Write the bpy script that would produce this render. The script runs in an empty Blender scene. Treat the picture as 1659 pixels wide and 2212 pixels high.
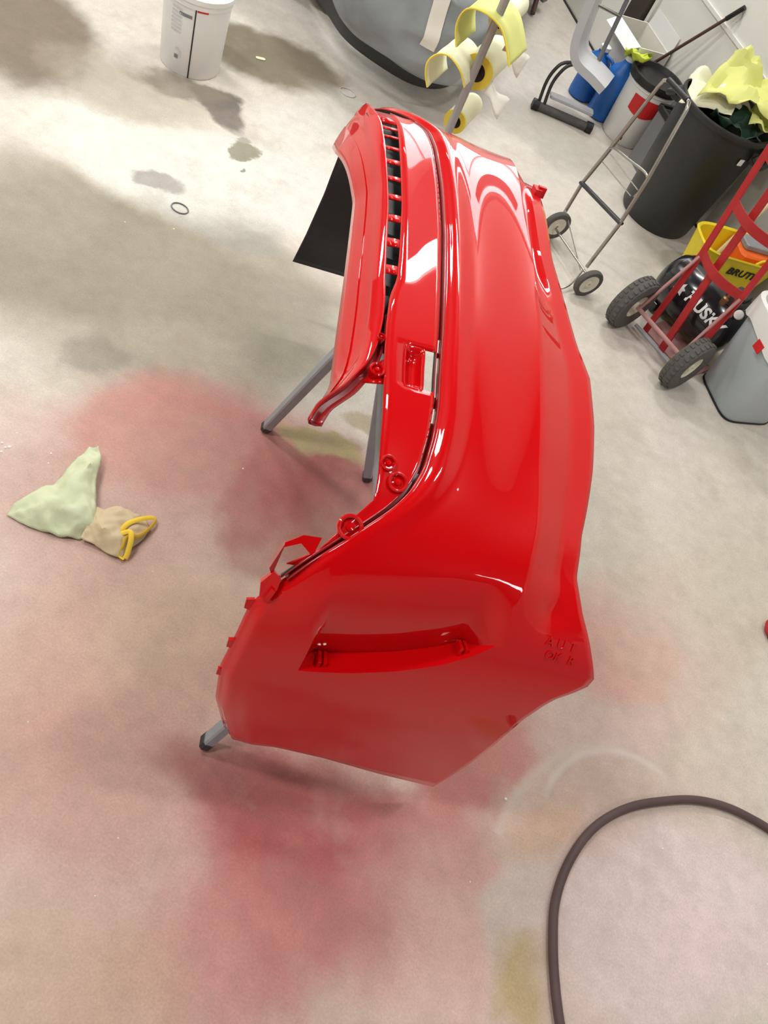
import bpy, bmesh, math, random
import numpy as np
from mathutils import Vector, Matrix, noise
C = bpy.context.scene
COL = C.collection
PI = math.pi
# ------------------------------------------------------------------ camera, world, lights, exposure
cam_d = bpy.data.cameras.new('camera'); cam = bpy.data.objects.new('camera', cam_d); COL.objects.link(cam); C.camera = cam
cam_d.sensor_fit = 'AUTO'; cam_d.sensor_width = 36.0; cam_d.lens = 1700.0*36.0/2212.0
cam_d.clip_start = .02; cam_d.clip_end = 60
CR = np.array([0.84795573, 0.53006705, 0.0]); CN = np.array([-0.32503393, 0.51996136, 0.78993236]); CF = np.array([0.41871712, -0.66982767, 0.61319399])
u = Vector((CR[0], CF[0], -CN[0])); v = Vector((CR[1], CF[1], -CN[1])); w = Vector((CR[2], CF[2], -CN[2]))
cam.matrix_world = Matrix(((u.x, -v.x, -w.x, 0), (u.y, -v.y, -w.y, 0), (u.z, -v.z, -w.z, 2.2), (0, 0, 0, 1)))
wd = bpy.data.worlds.new('shop_air'); C.world = wd; wd.use_nodes = True
wd.node_tree.nodes['Background'].inputs[0].default_value = (.95, .97, 1, 1); wd.node_tree.nodes['Background'].inputs[1].default_value = .42
C.view_settings.view_transform = 'Standard'; C.view_settings.look = 'None'; C.view_settings.exposure = -0.2; C.view_settings.gamma = 1.0
C.view_settings.use_curve_mapping = False
CEIL = 4.6
# (x, y, length, width, rotation, watts) of the assumed ceiling fluorescent fixtures, all out of view
ASSUMED_FIXTURES = [(-.95, 5.5, 1.25, .32, .15, 85), (1.15, 1.85, .6, .18, .79, 48), (-4.2, 4.6, 1.3, .32, .15, 100), (-2.9, 1.9, 1.3, .32, .15, 85), (-2.3, -.3, 1.3, .32, .15, 85),
            (4.0, -.9, 1.3, .32, .15, 35), (-3.3, 8.2, 1.3, .32, .15, 25)]

# ------------------------------------------------------------------ materials
def s2l(c): return tuple((x/255/12.92) if x/255 <= .04045 else ((x/255+.055)/1.055)**2.4 for x in c[:3])
def mat(name, rgb, rough=.5, metal=0, coat=0, var=.08, scale=18, bump=0, bscale=60, alpha=1, spec=.5):
    m = bpy.data.materials.new(name); m.use_nodes = True; nt = m.node_tree; b = nt.nodes['Principled BSDF']
    c = s2l(rgb); b.inputs['Roughness'].default_value = rough; b.inputs['Metallic'].default_value = metal
    b.inputs['Coat Weight'].default_value = coat; b.inputs['Coat Roughness'].default_value = .015; b.inputs['Coat IOR'].default_value = 1.40; b.inputs['Alpha'].default_value = alpha
    b.inputs['Specular IOR Level'].default_value = spec
    tc = nt.nodes.new('ShaderNodeTexCoord')
    n = nt.nodes.new('ShaderNodeTexNoise'); n.inputs['Scale'].default_value = scale; n.inputs['Detail'].default_value = 5
    nt.links.new(tc.outputs['Object'], n.inputs['Vector'])
    r = nt.nodes.new('ShaderNodeMix'); r.data_type = 'RGBA'
    r.inputs[6].default_value = tuple(x*(1-var) for x in c)+(1,); r.inputs[7].default_value = tuple(min(1, x*(1+var)) for x in c)+(1,)
    nt.links.new(n.outputs['Fac'], r.inputs[0]); nt.links.new(r.outputs[2], b.inputs['Base Color'])
    if bump:
        n2 = nt.nodes.new('ShaderNodeTexNoise'); n2.inputs['Scale'].default_value = bscale; n2.inputs['Detail'].default_value = 3
        nt.links.new(tc.outputs['Object'], n2.inputs['Vector'])
        bp = nt.nodes.new('ShaderNodeBump'); bp.inputs['Strength'].default_value = bump; bp.inputs['Distance'].default_value = .01
        nt.links.new(n2.outputs['Fac'], bp.inputs['Height']); nt.links.new(bp.outputs['Normal'], b.inputs['Normal'])
    return m
M = dict(
    paint=mat('wet_red_paint', (204, 5, 11), .35, coat=1, var=.03, scale=6, spec=.05),
    backside=mat('raw_black_plastic', (34, 34, 38), .32, var=.75, scale=7, bump=.25, bscale=14),  # wide tone spread paints grey reflections into the black
    black=mat('black_plastic', (24, 24, 24), .45, var=.2),
    binblack=mat('scuffed_black_plastic', (40, 41, 40), .42, var=.35, scale=7, bump=.1),
    rubber=mat('dusty_rubber', (88, 85, 82), .85, var=.3, scale=30, bump=.3),
    hose=mat('overspray_rubber_hose', (86, 66, 66), .6, var=.35, scale=9),
    steel=mat('grey_painted_steel', (148, 150, 156), .5, metal=.1, var=.15),
    pole=mat('grey_pole', (158, 158, 160), .45, metal=.3, var=.1),
    chrome=mat('worn_chrome', (168, 165, 158), .25, metal=.9, var=.1),
    cream=mat('cream_enamel', (222, 218, 200), .4, var=.05),
    truckred=mat('truck_red', (176, 30, 34), .45, var=.15, scale=20),
    dustyred=mat('dusty_red', (176, 128, 126), .6, var=.15),
    tank=mat('gloss_black_tank', (30, 30, 32), .2, coat=.4, var=.2),
    white=mat('white_plastic', (228, 228, 226), .45, var=.03),
    printgrey=mat('grey_print', (120, 122, 125), .6),
    lightprint=mat('pale_print', (200, 202, 205), .6),
    label=mat('red_label', (205, 30, 32), .5),
    orange=mat('orange_plastic', (236, 104, 32), .5, var=.2),
    yellow=mat('yellow_plastic', (238, 214, 36), .45, var=.08),
    ink=mat('black_print', (20, 20, 16), .5),
    lettering=mat('white_print', (238, 238, 236), .5, var=.02),
    greybin=mat('grey_bin_plastic', (184, 194, 199), .5, var=.08, scale=5),
    liner=mat('white_liner', (235, 236, 234), .5, var=.04),
    blue=mat('blue_plastic', (26, 98, 178), .4, var=.15),
    lime=mat('lime_cloth', (200, 214, 70), .8, var=.15),
    paper=mat('yellow_masking_paper', (214, 216, 128), .7, var=.1, scale=10),
    palepaper=mat('pale_masking_paper', (232, 230, 198), .7, var=.06, scale=10),
    whitepaper=mat('white_paper', (226, 222, 212), .7, var=.05),
    tape=mat('yellow_tape', (236, 216, 74), .6, var=.05),
    greenfilm=mat('dark_green_film', (38, 62, 48), .3, var=.3),
    ragpaper=mat('pale_green_cloth', (206, 212, 176), .85, var=.1, scale=7, bump=.25, bscale=40),
    ragdusty=mat('pink_dusted_cloth', (206, 186, 152), .85, var=.18, scale=9, bump=.25, bscale=40),
    strap=mat('yellow_strap', (240, 200, 60), .7),
    seat=mat('grey_vinyl', (196, 196, 198), .5, var=.06),
    seatside=mat('grey_vinyl_side', (118, 119, 122), .5, var=.1),
    darktube=mat('dark_metal_tube', (66, 66, 66), .4, metal=.5, var=.2),
    wood=mat('worn_handle', (88, 62, 54), .6, var=.3),
    palewood=mat('pale_handle', (222, 206, 168), .6, var=.08),
    plastic=mat('grey_plastic_film', (158, 164, 166), .28, var=.38, scale=7, alpha=.74, bump=.6, bscale=9),
    carbody=mat('dark_car_body', (26, 30, 30), .5, var=.2),
    wallpaint=mat('grey_white_wall', (226, 224, 216), .6, var=.07, scale=3),
    panel=mat('grey_sheet_panel', (176, 174, 166), .55, var=.2, scale=6),
    trim=mat('white_trim', (226, 224, 218), .5),
    postbrown=mat('dark_brown_post', (58, 48, 42), .6, var=.2),
    ceiling=mat('dark_ceiling', (44, 44, 46), .9),
    brass=mat('brass_fitting', (150, 110, 80), .4, metal=.6),
    shadedpaint=mat('dark_red_recess', (150, 8, 14), .3, coat=1, var=.03),  # darker red, puts the shade of the groove into its colour
    speck=mat('pale_chip', (236, 234, 226), .6),
)
def emis(name, rgb, s):
    m = bpy.data.materials.new(name); m.use_nodes = True; b = m.node_tree.nodes['Principled BSDF']
    b.inputs['Base Color'].default_value = (.9, .9, .9, 1); b.inputs['Emission Color'].default_value = rgb+(1,); b.inputs['Emission Strength'].default_value = s
    return m
M['assumed_daylight'] = emis('assumed_window_glow', (.98, .99, 1), 6.5)  # glow of the assumed window, added to brighten reflections in the red paint
M['lamp'] = emis('fluorescent_diffuser', (1, .98, .95), 9)  # for the assumed ceiling fixtures, none of them in view

# ------------------------------------------------------------------ mesh helpers (all coordinates are metres in the workshop)
def origin(p):
    o = Vector((0, 0, 0))
    while p is not None: o += p.location; p = p.parent
    return o
def part(name, verts, faces, m, parent=None, smooth=None, m2=None, solid=0, loc=None, midx=None):
    """one mesh object; vertices are given in world coordinates"""
    me = bpy.data.meshes.new(name); o = bpy.data.objects.new(name, me); COL.objects.link(o)
    if parent is not None:
        o.parent = parent; off = origin(parent)
    else:
        vv = np.array([tuple(q) for q in verts])
        off = Vector(loc) if loc is not None else Vector((float(vv[:, 0].mean()), float(vv[:, 1].mean()), float(vv[:, 2].min())))
        o.location = off
    me.from_pydata([(q[0]-off.x, q[1]-off.y, q[2]-off.z) for q in verts], [], [tuple(int(i) for i in f) for f in faces]); me.update()
    me.materials.append(M[m] if isinstance(m, str) else m)
    if m2: me.materials.append(M[m2])
    if midx is not None: me.polygons.foreach_set('material_index', midx)
    bm = bmesh.new(); bm.from_mesh(me)
    if solid == 0: bmesh.ops.recalc_face_normals(bm, faces=bm.faces)
    bm.to_mesh(me); bm.free()
    if smooth is not None:
        me.polygons.foreach_set('use_smooth', [True]*len(me.polygons)); me.set_sharp_from_angle(angle=math.radians(smooth))
    if solid:
        md = o.modifiers.new('thickness', 'SOLIDIFY'); md.thickness = abs(solid); md.offset = -1 if solid > 0 else 1; md.material_offset = 1 if m2 else 0
    return o
def thing(name, label, cat, loc, group=None):
    o = bpy.data.objects.new(name, None); COL.objects.link(o); o.location = loc; o.empty_display_size = .1
    return tag(o, label, cat, group)
def tag(o, label, cat, group=None):
    o['label'] = label; o['category'] = cat
    if group: o['group'] = group
    return o
def structure(o, label=None):
    o['kind'] = 'structure'
    if label: o['label'] = label
    return o
def merge(*gs):
    V, F = [], []
    for a, b in gs:
        n = len(V); V += [tuple(q) for q in a]; F += [tuple(i+n for i in f) for f in b]
    return V, F
def basis(d):
    d = Vector(d).normalized(); a = Vector((0, 0, 1)) if abs(d.z) < .9 else Vector((1, 0, 0))
    x = d.cross(a).normalized(); return x, d.cross(x).normalized(), d
def tube(pts, r, n=10, closed=False, flat=None):
    pts = [Vector(p) for p in pts]; V, F = [], []; k = len(pts); rs = r if isinstance(r, (list, tuple)) else [r]*k
    x = None
    for i, p in enumerate(pts):
        if closed: d = pts[(i+1) % k]-pts[i-1]
        else: d = pts[min(i+1, k-1)]-pts[max(i-1, 0)]
        d.normalize()
        if x is None: x = basis(d)[0]
        x = (x-d*x.dot(d)).normalized(); y = d.cross(x)
        for j in range(n):
            a = 2*PI*j/n; V.append(p+(x*math.cos(a)+y*math.sin(a)*(flat or 1))*rs[i])
    m = k if closed else k-1
    for i in range(m):
        for j in range(n):
            a = i*n+j; b = i*n+(j+1) % n; c = ((i+1) % k)*n+(j+1) % n; d = ((i+1) % k)*n+j; F.append((a, b, c, d))
    if not closed: F += [tuple(range(n))[::-1], tuple(range((k-1)*n, k*n))]
    return V, F
def curve(pts, n=6):
    """Catmull-Rom through the points"""
    P = [Vector(p) for p in pts]; P = [P[0]*2-P[1]]+P+[P[-1]*2-P[-2]]; out = []
    for i in range(1, len(P)-2):
        for k in range(n):
            t = k/n; a, b, c, d = P[i-1:i+3]
            out.append(.5*((2*b)+(c-a)*t+(2*a-5*b+4*c-d)*t*t+(3*b-a-3*c+d)*t**3))
    return out+[P[-2]]
def box(c, sx, sy, sz, ex=(1, 0, 0), ey=None, ez=(0, 0, 1), bev=.1, top=1.0):
    """box with chamfered vertical edges, centre of its base at c"""
    ex = Vector(ex).normalized(); ez = Vector(ez).normalized(); ey = Vector(ey).normalized() if ey else ez.cross(ex).normalized(); c = Vector(c)
    b = min(sx, sy)*bev; hx, hy = sx/2, sy/2
    o = [(hx-b, -hy), (hx, -hy+b), (hx, hy-b), (hx-b, hy), (-hx+b, hy), (-hx, hy-b), (-hx, -hy+b), (-hx+b, -hy)]
    bz = min(b, sz*.3); rings = [(0, .0, b*.5), (bz*.5, 0, 0), (sz-bz*.5, 1, 0), (sz, 1, b*.5)]
    V, F = [], []
    for z, tt, ins in rings:
        k = 1+(top-1)*(z/sz)
        for x, y in o: V.append(c+ex*(x-math.copysign(ins, x))*k+ey*(y-math.copysign(ins, y))*k+ez*z)
    for i in range(3):
        for j in range(8): F.append((i*8+j, i*8+(j+1) % 8, i*8+8+(j+1) % 8, i*8+8+j))
    return V, F+[tuple(range(8))[::-1], tuple(range(24, 32))]
def lathe(c, prof, n=32, axis=(0, 0, 1), sx=1, sy=1, ex=None, arc=2*PI, start=0):
    """profile of (radius, height) turned about axis through c"""
    X, Y, D = basis(axis)
    if ex is not None: X = Vector(ex).normalized(); Y = Vector(axis).normalized().cross(X)
    c = Vector(c); V, F = [], []; full = abs(arc-2*PI) < 1e-6; m = n if full else n+1
    for r, h in prof:
        for j in range(m):
            a = start+arc*j/n; V.append(c+X*math.cos(a)*r*sx+Y*math.sin(a)*r*sy+Vector(axis).normalized()*h)
    for i in range(len(prof)-1):
        for j in range(n):
            F.append((i*m+j, i*m+(j+1) % m, (i+1)*m+(j+1) % m, (i+1)*m+j))
    return V, F
def disc_capped(c, prof, n=32, axis=(0, 0, 1), **k):
    V, F = lathe(c, prof, n, axis, **k); return V, F+[tuple(range(n))[::-1], tuple(range(len(V)-n, len(V)))]
def grid(fn, nu, nv):
    V = [fn(i/(nu-1), j/(nv-1)) for i in range(nu) for j in range(nv)]
    F = [(i*nv+j, (i+1)*nv+j, (i+1)*nv+j+1, i*nv+j+1) for i in range(nu-1) for j in range(nv-1)]
    return V, F
def text_geo(s, size, depth, place, bold=0):
    """letters as mesh; place(x, y, z) bends them onto their surface"""
    cu = bpy.data.curves.new('lettering', 'FONT'); cu.body = s; cu.size = size; cu.extrude = depth; cu.align_x = 'CENTER'; cu.align_y = 'CENTER'; cu.resolution_u = 3; cu.offset = bold
    o = bpy.data.objects.new('lettering', cu); COL.objects.link(o)
    dg = bpy.context.evaluated_depsgraph_get(); me = bpy.data.meshes.new_from_object(o.evaluated_get(dg))
    V = [place(q.co.x, q.co.y, q.co.z) for q in me.vertices]; F = [tuple(p.vertices) for p in me.polygons]
    bpy.data.objects.remove(o); bpy.data.curves.remove(cu); bpy.data.meshes.remove(me)
    return V, F
def nz(p, s=1.0, seed=0): return noise.noise(Vector((p[0]*s+seed*7.3, p[1]*s-seed*3.1, p[2]*s+seed*1.7)))
def pl(x, tab): return float(np.interp(x, [a for a, b in tab], [b for a, b in tab]))
def ss(a, b, x):
    t = min(1, max(0, (x-a)/(b-a))); return t*t*(3-2*t)

# ------------------------------------------------------------------ the room
def quad(name, pts, m): return structure(part(name, pts, [(0, 1, 2, 3)], m, loc=pts[0]))
# ------------------------------------------------------------------ positions measured on the workshop floor (metres)
# floor stains plus painted-in shadow and lit floor: centre, two inverse half-axes, colour, strength, softness
STAINS_SHADE=[
(0.365,0.753,0.723,0.378,0.655,-1.114,(206,166,154),0.672,0.765),
(1.09,2.181,1.801,0.414,0.883,-1.203,(205,192,176),0.448,0.765),
(-1.34,1.951,1.326,0.547,0.515,-2.045,(146,138,118),0.95,0.2975),
(-0.933,2.244,2.168,0.587,0.444,-2.467,(156,148,130),0.84,0.425),
(-1.808,2.099,3.281,1.496,0.762,-4.226,(160,152,135),0.672,0.34),
(-1.277,2.537,3.006,0.997,1.598,-7.206,(160,157,148),0.784,0.255),
(-1.276,1.451,2.812,1.557,1.72,-4.196,(205,195,180),0.56,0.595),
(-1.147,1.617,8.249,4.813,6.669,-11.578,(120,112,100),0.504,0.51),
(-0.876,1.865,3.206,1.118,2.046,-6.961,(180,168,150),0.56,0.595),
(-1.667,2.702,1.907,0.748,0.634,-2.728,(226,223,213),0.784,0.425),
(-1.129,2.951,2.378,0.646,0.649,-3.149,(224,222,214),0.784,0.425),
(-1.223,3.481,2.905,0.766,0.893,-3.952,(225,223,216),0.56,0.51),
(-1.747,3.864,2.398,0.852,1.499,-4.157,(128,118,98),0.95,0.2975),  # wet floor with the car's shadow painted in
(-2.507,2.951,2.929,1.656,0.906,-2.248,(122,108,92),0.95,0.34),
(-1.982,2.972,2.612,1.176,1.383,-4.369,(170,160,140),0.672,0.425),
(-1.695,3.255,5.471,0.599,-4.18,-9.759,(110,102,94),0.896,0.2975),  # the pail's cast shadow, painted on the floor
(-1.869,3.243,4.958,2.147,3.164,-7.807,(140,130,115),0.784,0.2975),  # painted shadow at the pail's foot
(-1.438,3.03,12.339,5.774,8.514,-12.216,(148,143,122),0.95,0.17),
(-1.468,3.11,22.298,9.622,17.054,-29.434,(165,160,145),0.896,0.255),
(-1.346,2.915,58.413,36.46,51.12,-39.066,(140,135,125),0.896,0.255),
(-1.568,2.562,8.376,3.619,4.859,-13.776,(165,160,152),0.896,0.255),
(-1.235,3.811,3.79,0.776,0.406,-6.176,(200,196,186),0.56,0.425),
(-0.608,1.573,1.943,0.907,1.812,-3.399,(186,112,104),0.84,0.51),
(-0.861,1.561,2.386,2.349,6.26,-4.063,(190,128,118),0.616,0.595),
(-0.753,1.212,1.758,1.302,1.814,-2.235,(196,150,138),0.728,0.68),
(-0.172,1.634,4.77,0.318,0.181,-4.139,(150,78,74),0.84,0.425),  # red overspray, darkened in colour for the bumper's shadow
(-0.168,1.363,4.083,1.574,3.094,-6.42,(168,110,96),0.672,0.51),
(-0.32,1.834,6.236,0.763,1.597,-17.4,(168,152,112),0.95,0.3825),
(-0.25,2.008,9.537,0.741,1.116,-23.498,(170,152,118),0.672,0.425),
(-0.396,1.502,10.422,2.785,1.108,-4.208,(165,92,86),0.56,0.51),
(-0.398,0.732,1.517,1.543,2.079,-2.09,(196,152,136),0.728,0.68),
(-0.269,0.446,2.755,2.11,2.239,-3.734,(194,150,138),0.672,0.68),
(-0.36,0.965,2.806,3.658,5.228,-3.361,(205,178,155),0.56,0.595),
(0.258,0.621,3.737,0.546,0.878,-4.351,(168,78,78),0.95,0.68),
(0.407,0.485,3.54,1.958,2.766,-5.121,(186,106,104),0.84,0.68),
(0.236,0.29,2.099,2.928,4.371,-4.251,(194,132,126),0.672,0.68),
(-0.052,0.097,3.206,2.51,3.132,-6.076,(200,170,148),0.616,0.68),
(0.059,0.657,4.315,0.87,2.065,-10.012,(150,84,82),0.784,0.595),
(0.535,0.781,3.41,0.215,1.773,-8.534,(164,92,90),0.84,0.595),
(0.654,1.095,1.836,3.645,8.118,-4.496,(196,120,112),0.84,0.595),
(0.646,0.994,6.822,2.845,5.483,-9.144,(188,108,104),0.56,0.595),
(0.694,0.666,3.357,1.486,2.097,-3.855,(205,165,155),0.672,0.68),
(0.99,1.764,3.373,2.643,5.279,-4.355,(212,150,142),0.784,0.68),
(0.922,1.87,1.381,1.711,5.782,-3.477,(210,165,152),0.56,0.68),
(1.212,1.915,3.093,0.671,2.577,-3.772,(206,182,165),0.56,0.68),
(1.033,1.472,2.812,1.436,7.18,-8.363,(212,185,178),0.672,0.68),
(0.922,0.817,11.559,2.14,1.402,-3.448,(200,186,178),0.784,0.51),
(1.012,0.61,9.752,3.486,3.878,-7.604,(180,158,112),0.84,0.595),
(0.894,1.032,1.424,9.082,11.834,-4.276,(202,165,140),0.672,0.51),
(1.381,0.984,2.461,0.555,1.671,-3.117,(222,202,200),0.95,0.3825),
(1.458,0.929,5.206,1.086,4.339,-8.299,(228,206,205),0.56,0.68),
(1.566,1.141,8.449,1.439,6.162,-11.325,(228,212,212),0.448,0.68),
(1.121,2.333,3.087,-0.214,0.858,-2.986,(205,195,182),0.56,0.68),
(1.433,2.305,4.158,0.655,2.041,-2.848,(202,192,175),0.56,0.68),
(0.853,2.699,3.034,0.762,2.041,-2.432,(212,204,196),0.56,0.68),
(0.754,2.465,5.724,2.438,1.29,-1.224,(190,182,166),0.448,0.595),
(-0.508,4.77,1.653,0.165,0.637,-4.246,(178,172,160),0.672,0.425),
(-0.195,4.703,3.669,0.217,0.643,-4.349,(190,186,175),0.672,0.34),
(-0.739,5.507,2.763,0.328,0.775,-4.685,(205,200,190),0.56,0.425),
(0.376,4.02,2.499,0.392,2.525,-3.408,(205,201,192),0.56,0.595),
(-1.148,1.253,4.793,3.976,5.992,-6.732,(214,190,180),0.56,0.68),
]
RAG1=[(-0.938,0.95,0.005),(-0.943,0.987,0.01),(-0.926,1.055,0.015),(-0.901,1.108,0.02),(-0.899,1.179,0.03),(-0.899,1.271,0.04),(-0.878,1.289,0.045),(-0.852,1.266,0.04),(-0.807,1.187,0.03),(-0.758,1.118,0.03),(-0.706,1.052,0.02),(-0.727,1.005,0.005),(-0.788,0.975,0.004),(-0.867,0.953,0.004)]
RAG1R=[(-0.872,1.001,0.05),(-0.837,1.058,0.065),(-0.834,1.127,0.075),(-0.847,1.197,0.07),(-0.77,1.044,0.06),(-0.762,1.087,0.065)]
RAG2=[(-0.754,1.111,0.03),(-0.732,1.126,0.02),(-0.696,1.161,0.025),(-0.671,1.164,0.02),(-0.641,1.18,0.015),(-0.616,1.183,0.01),(-0.589,1.161,0.01),(-0.582,1.118,0.005),(-0.591,1.071,0.004),(-0.594,1.025,0.004),(-0.624,1.016,0.004),(-0.68,1.014,0.004),(-0.726,1.003,0.02),(-0.733,1.051,0.035)]
RAG2R=[(-0.703,1.063,0.05),(-0.683,1.092,0.045),(-0.649,1.113,0.04),(-0.665,1.035,0.045),(-0.631,1.055,0.04),(-0.615,1.112,0.035)]
RAGST=[[(-0.645,1.082,0.03),(-0.64,1.112,0.045),(-0.623,1.146,0.045),(-0.601,1.183,0.03),(-0.589,1.187,0.02),(-0.586,1.156,0.02),(-0.593,1.106,0.03),(-0.615,1.078,0.04),(-0.609,1.049,0.03),(-0.603,1.027,0.012),(-0.586,1.026,0.008)],[(-0.642,1.071,0.035),(-0.618,1.092,0.05),(-0.6,1.075,0.045),(-0.587,1.043,0.02),(-0.585,1.029,0.01)]]
HOSE=[(1.181,0.467,0.014),(1.114,0.55,0.014),(1.062,0.646,0.014),(1.025,0.739,0.014),(1.001,0.831,0.014),(1.003,0.935,0.014),(1.032,1.048,0.014),(1.083,1.143,0.014),(1.161,1.232,0.014),(1.263,1.311,0.014),(1.356,1.369,0.014),(1.456,1.407,0.014),(1.552,1.423,0.014),(1.669,1.423,0.014),(1.871,1.383,0.014),(1.988,1.219,0.014)]
CHIPS=[(-1.116,1.143,0.004),(-1.098,1.136,0.004),(-1.091,1.144,0.0056),(-1.097,1.116,0.004),(-1.111,1.198,0.0024),(-0.985,1.202,0.004),(-0.968,1.168,0.0031),(0.768,1.026,0.0052),(1.291,1.164,0.0033),(1.698,1.022,0.0044),(-0.486,1.544,0.0032),(-0.1,0.251,0.002),(-1.33,2.366,0.0041),(-1.479,2.252,0.0031),(-0.132,0.383,0.002),(-0.495,0.501,0.002),(0.753,0.758,0.0022),(-0.497,1.045,0.0022)]
X0, X1, Y0, Y1 = -6.5, 5.5, -4.0, 10.0
fm = bpy.data.materials.new('stained_shaded_concrete'); fm.use_nodes = True; nt = fm.node_tree; B_ = nt.nodes['Principled BSDF']
def node(t, **k):
    n = nt.nodes.new(t)
    for a, b in k.items(): setattr(n, a, b)
    return n
def lk(a, b): nt.links.new(a, b)
geo = node('ShaderNodeNewGeometry')
def noise_node(scale, detail, rough=.55, vec=None):
    n = node('ShaderNodeTexNoise'); n.inputs['Scale'].default_value = scale; n.inputs['Detail'].default_value = detail; n.inputs['Roughness'].default_value = rough
    lk(vec or geo.outputs['Position'], n.inputs['Vector']); return n
w1 = noise_node(2.2, 3); w2 = noise_node(9, 4, .65)
def warp(v, n, amt):
    s = node('ShaderNodeVectorMath', operation='SUBTRACT'); lk(n.outputs['Color'], s.inputs[0]); s.inputs[1].default_value = (.5, .5, .5)
    m = node('ShaderNodeVectorMath', operation='MULTIPLY_ADD'); lk(s.outputs[0], m.inputs[0]); m.inputs[1].default_value = (amt, amt, 0); lk(v, m.inputs[2]); return m.outputs[0]
pos = warp(warp(geo.outputs['Position'], w1, .28), w2, .10)
def math_(op, a, b=None, c=None):
    n = node('ShaderNodeMath', operation=op)
    for i, q in enumerate((a, b, c)):
        if q is None: continue
        if isinstance(q, (int, float)): n.inputs[i].default_value = q
        else: lk(q, n.inputs[i])
    return n.outputs[0]
def mixc(f, a, b, mode='MIX'):
    n = node('ShaderNodeMix', data_type='RGBA', blend_type=mode)
    if isinstance(f, (int, float)): n.inputs[0].default_value = f
    else: lk(f, n.inputs[0])
    for i, q in ((6, a), (7, b)):
        if isinstance(q, tuple): n.inputs[i].default_value = q+(1,)
        else: lk(q, n.inputs[i])
    return n.outputs[2]
n3 = noise_node(1.1, 6, .6)
col = mixc(n3.outputs['Fac'], s2l((203, 196, 184)), s2l((222, 214, 203)))
for (px, py, g1x, g1y, g2x, g2y, rgb, st, so) in STAINS_SHADE:
    d1 = node('ShaderNodeVectorMath', operation='DOT_PRODUCT'); lk(pos, d1.inputs[0]); d1.inputs[1].default_value = (g1x, g1y, 0)
    d2 = node('ShaderNodeVectorMath', operation='DOT_PRODUCT'); lk(pos, d2.inputs[0]); d2.inputs[1].default_value = (g2x, g2y, 0)
    a = math_('SUBTRACT', d1.outputs['Value'], g1x*px+g1y*py); b = math_('SUBTRACT', d2.outputs['Value'], g2x*px+g2y*py)
    r = math_('SQRT', math_('MULTIPLY_ADD', a, a, math_('MULTIPLY', b, b)))
    mr = node('ShaderNodeMapRange', interpolation_type='SMOOTHSTEP'); lk(r, mr.inputs[0]); mr.inputs[1].default_value = 1-so*.75; mr.inputs[2].default_value = 1+so*.75; mr.inputs[3].default_value = st; mr.inputs[4].default_value = 0
    col = mixc(mr.outputs[0], col, s2l(rgb))
# fine mottling, grain, scattered pale chips and dark pits
n4 = noise_node(14, 6, .7); r4 = node('ShaderNodeMapRange'); lk(n4.outputs['Fac'], r4.inputs[0]); r4.inputs[1].default_value = .25; r4.inputs[2].default_value = .75; r4.inputs[3].default_value = .86; r4.inputs[4].default_value = 1.09
col = mixc(1.0, col, r4.outputs[0], 'MULTIPLY')
n5 = noise_node(160, 2, .6); r5 = node('ShaderNodeMapRange'); lk(n5.outputs['Fac'], r5.inputs[0]); r5.inputs[1].default_value = .25; r5.inputs[2].default_value = .75; r5.inputs[3].default_value = .88; r5.inputs[4].default_value = 1.09
col = mixc(1.0, col, r5.outputs[0], 'MULTIPLY')
n6 = noise_node(4.5, 5, .7); r6 = node('ShaderNodeMapRange'); lk(n6.outputs['Fac'], r6.inputs[0]); r6.inputs[1].default_value = .52; r6.inputs[2].default_value = .72; r6.inputs[3].default_value = 0; r6.inputs[4].default_value = .34
col = mixc(r6.outputs[0], col, s2l((166, 148, 132)))
# curved scuff left by a dragged hose, and a straight one inside the hose loop
def arc_scuff(col, cx, cy, rad, width, rgb, st, lo, hi):
    s = node('ShaderNodeVectorMath', operation='SUBTRACT'); lk(pos if False else geo.outputs['Position'], s.inputs[0]); s.inputs[1].default_value = (cx, cy, 0)
    l = node('ShaderNodeVectorMath', operation='LENGTH'); lk(s.outputs[0], l.inputs[0])
    d = math_('ABSOLUTE', math_('SUBTRACT', l.outputs['Value'], rad))
    sx = node('ShaderNodeSeparateXYZ'); lk(s.outputs[0], sx.inputs[0])
    an = math_('ARCTAN2', sx.outputs[1], sx.outputs[0])
    mr = node('ShaderNodeMapRange', interpolation_type='SMOOTHSTEP'); lk(d, mr.inputs[0]); mr.inputs[1].default_value = 0; mr.inputs[2].default_value = width; mr.inputs[3].default_value = st; mr.inputs[4].default_value = 0
    m1 = node('ShaderNodeMapRange'); lk(an, m1.inputs[0]); m1.inputs[1].default_value = lo; m1.inputs[2].default_value = lo+.35
    m2 = node('ShaderNodeMapRange'); lk(an, m2.inputs[0]); m2.inputs[1].default_value = hi-.35; m2.inputs[2].default_value = hi; m2.inputs[3].default_value = 1; m2.inputs[4].default_value = 0
    f = math_('MULTIPLY', math_('MULTIPLY', mr.outputs[0], m1.outputs[0]), m2.outputs[0])
    f = math_('MULTIPLY', f, math_('ADD', w2.outputs['Fac'], .35))
    return mixc(f, col, s2l(rgb))
SC_X, SC_Y = 1.18, 1.10
col = arc_scuff(col, SC_X, SC_Y, .30, .022, (222, 212, 204), .6, 1.2, 3.3)
col = arc_scuff(col, 1.34, 0.92, .56, .03, (214, 204, 194), .42, 1.9, 3.6)
lk(col, B_.inputs['Base Color'])
rr = node('ShaderNodeMapRange'); lk(n4.outputs['Fac'], rr.inputs[0]); rr.inputs[3].default_value = .42; rr.inputs[4].default_value = .7; lk(rr.outputs[0], B_.inputs['Roughness'])
B_.inputs['Specular IOR Level'].default_value = .35
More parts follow.
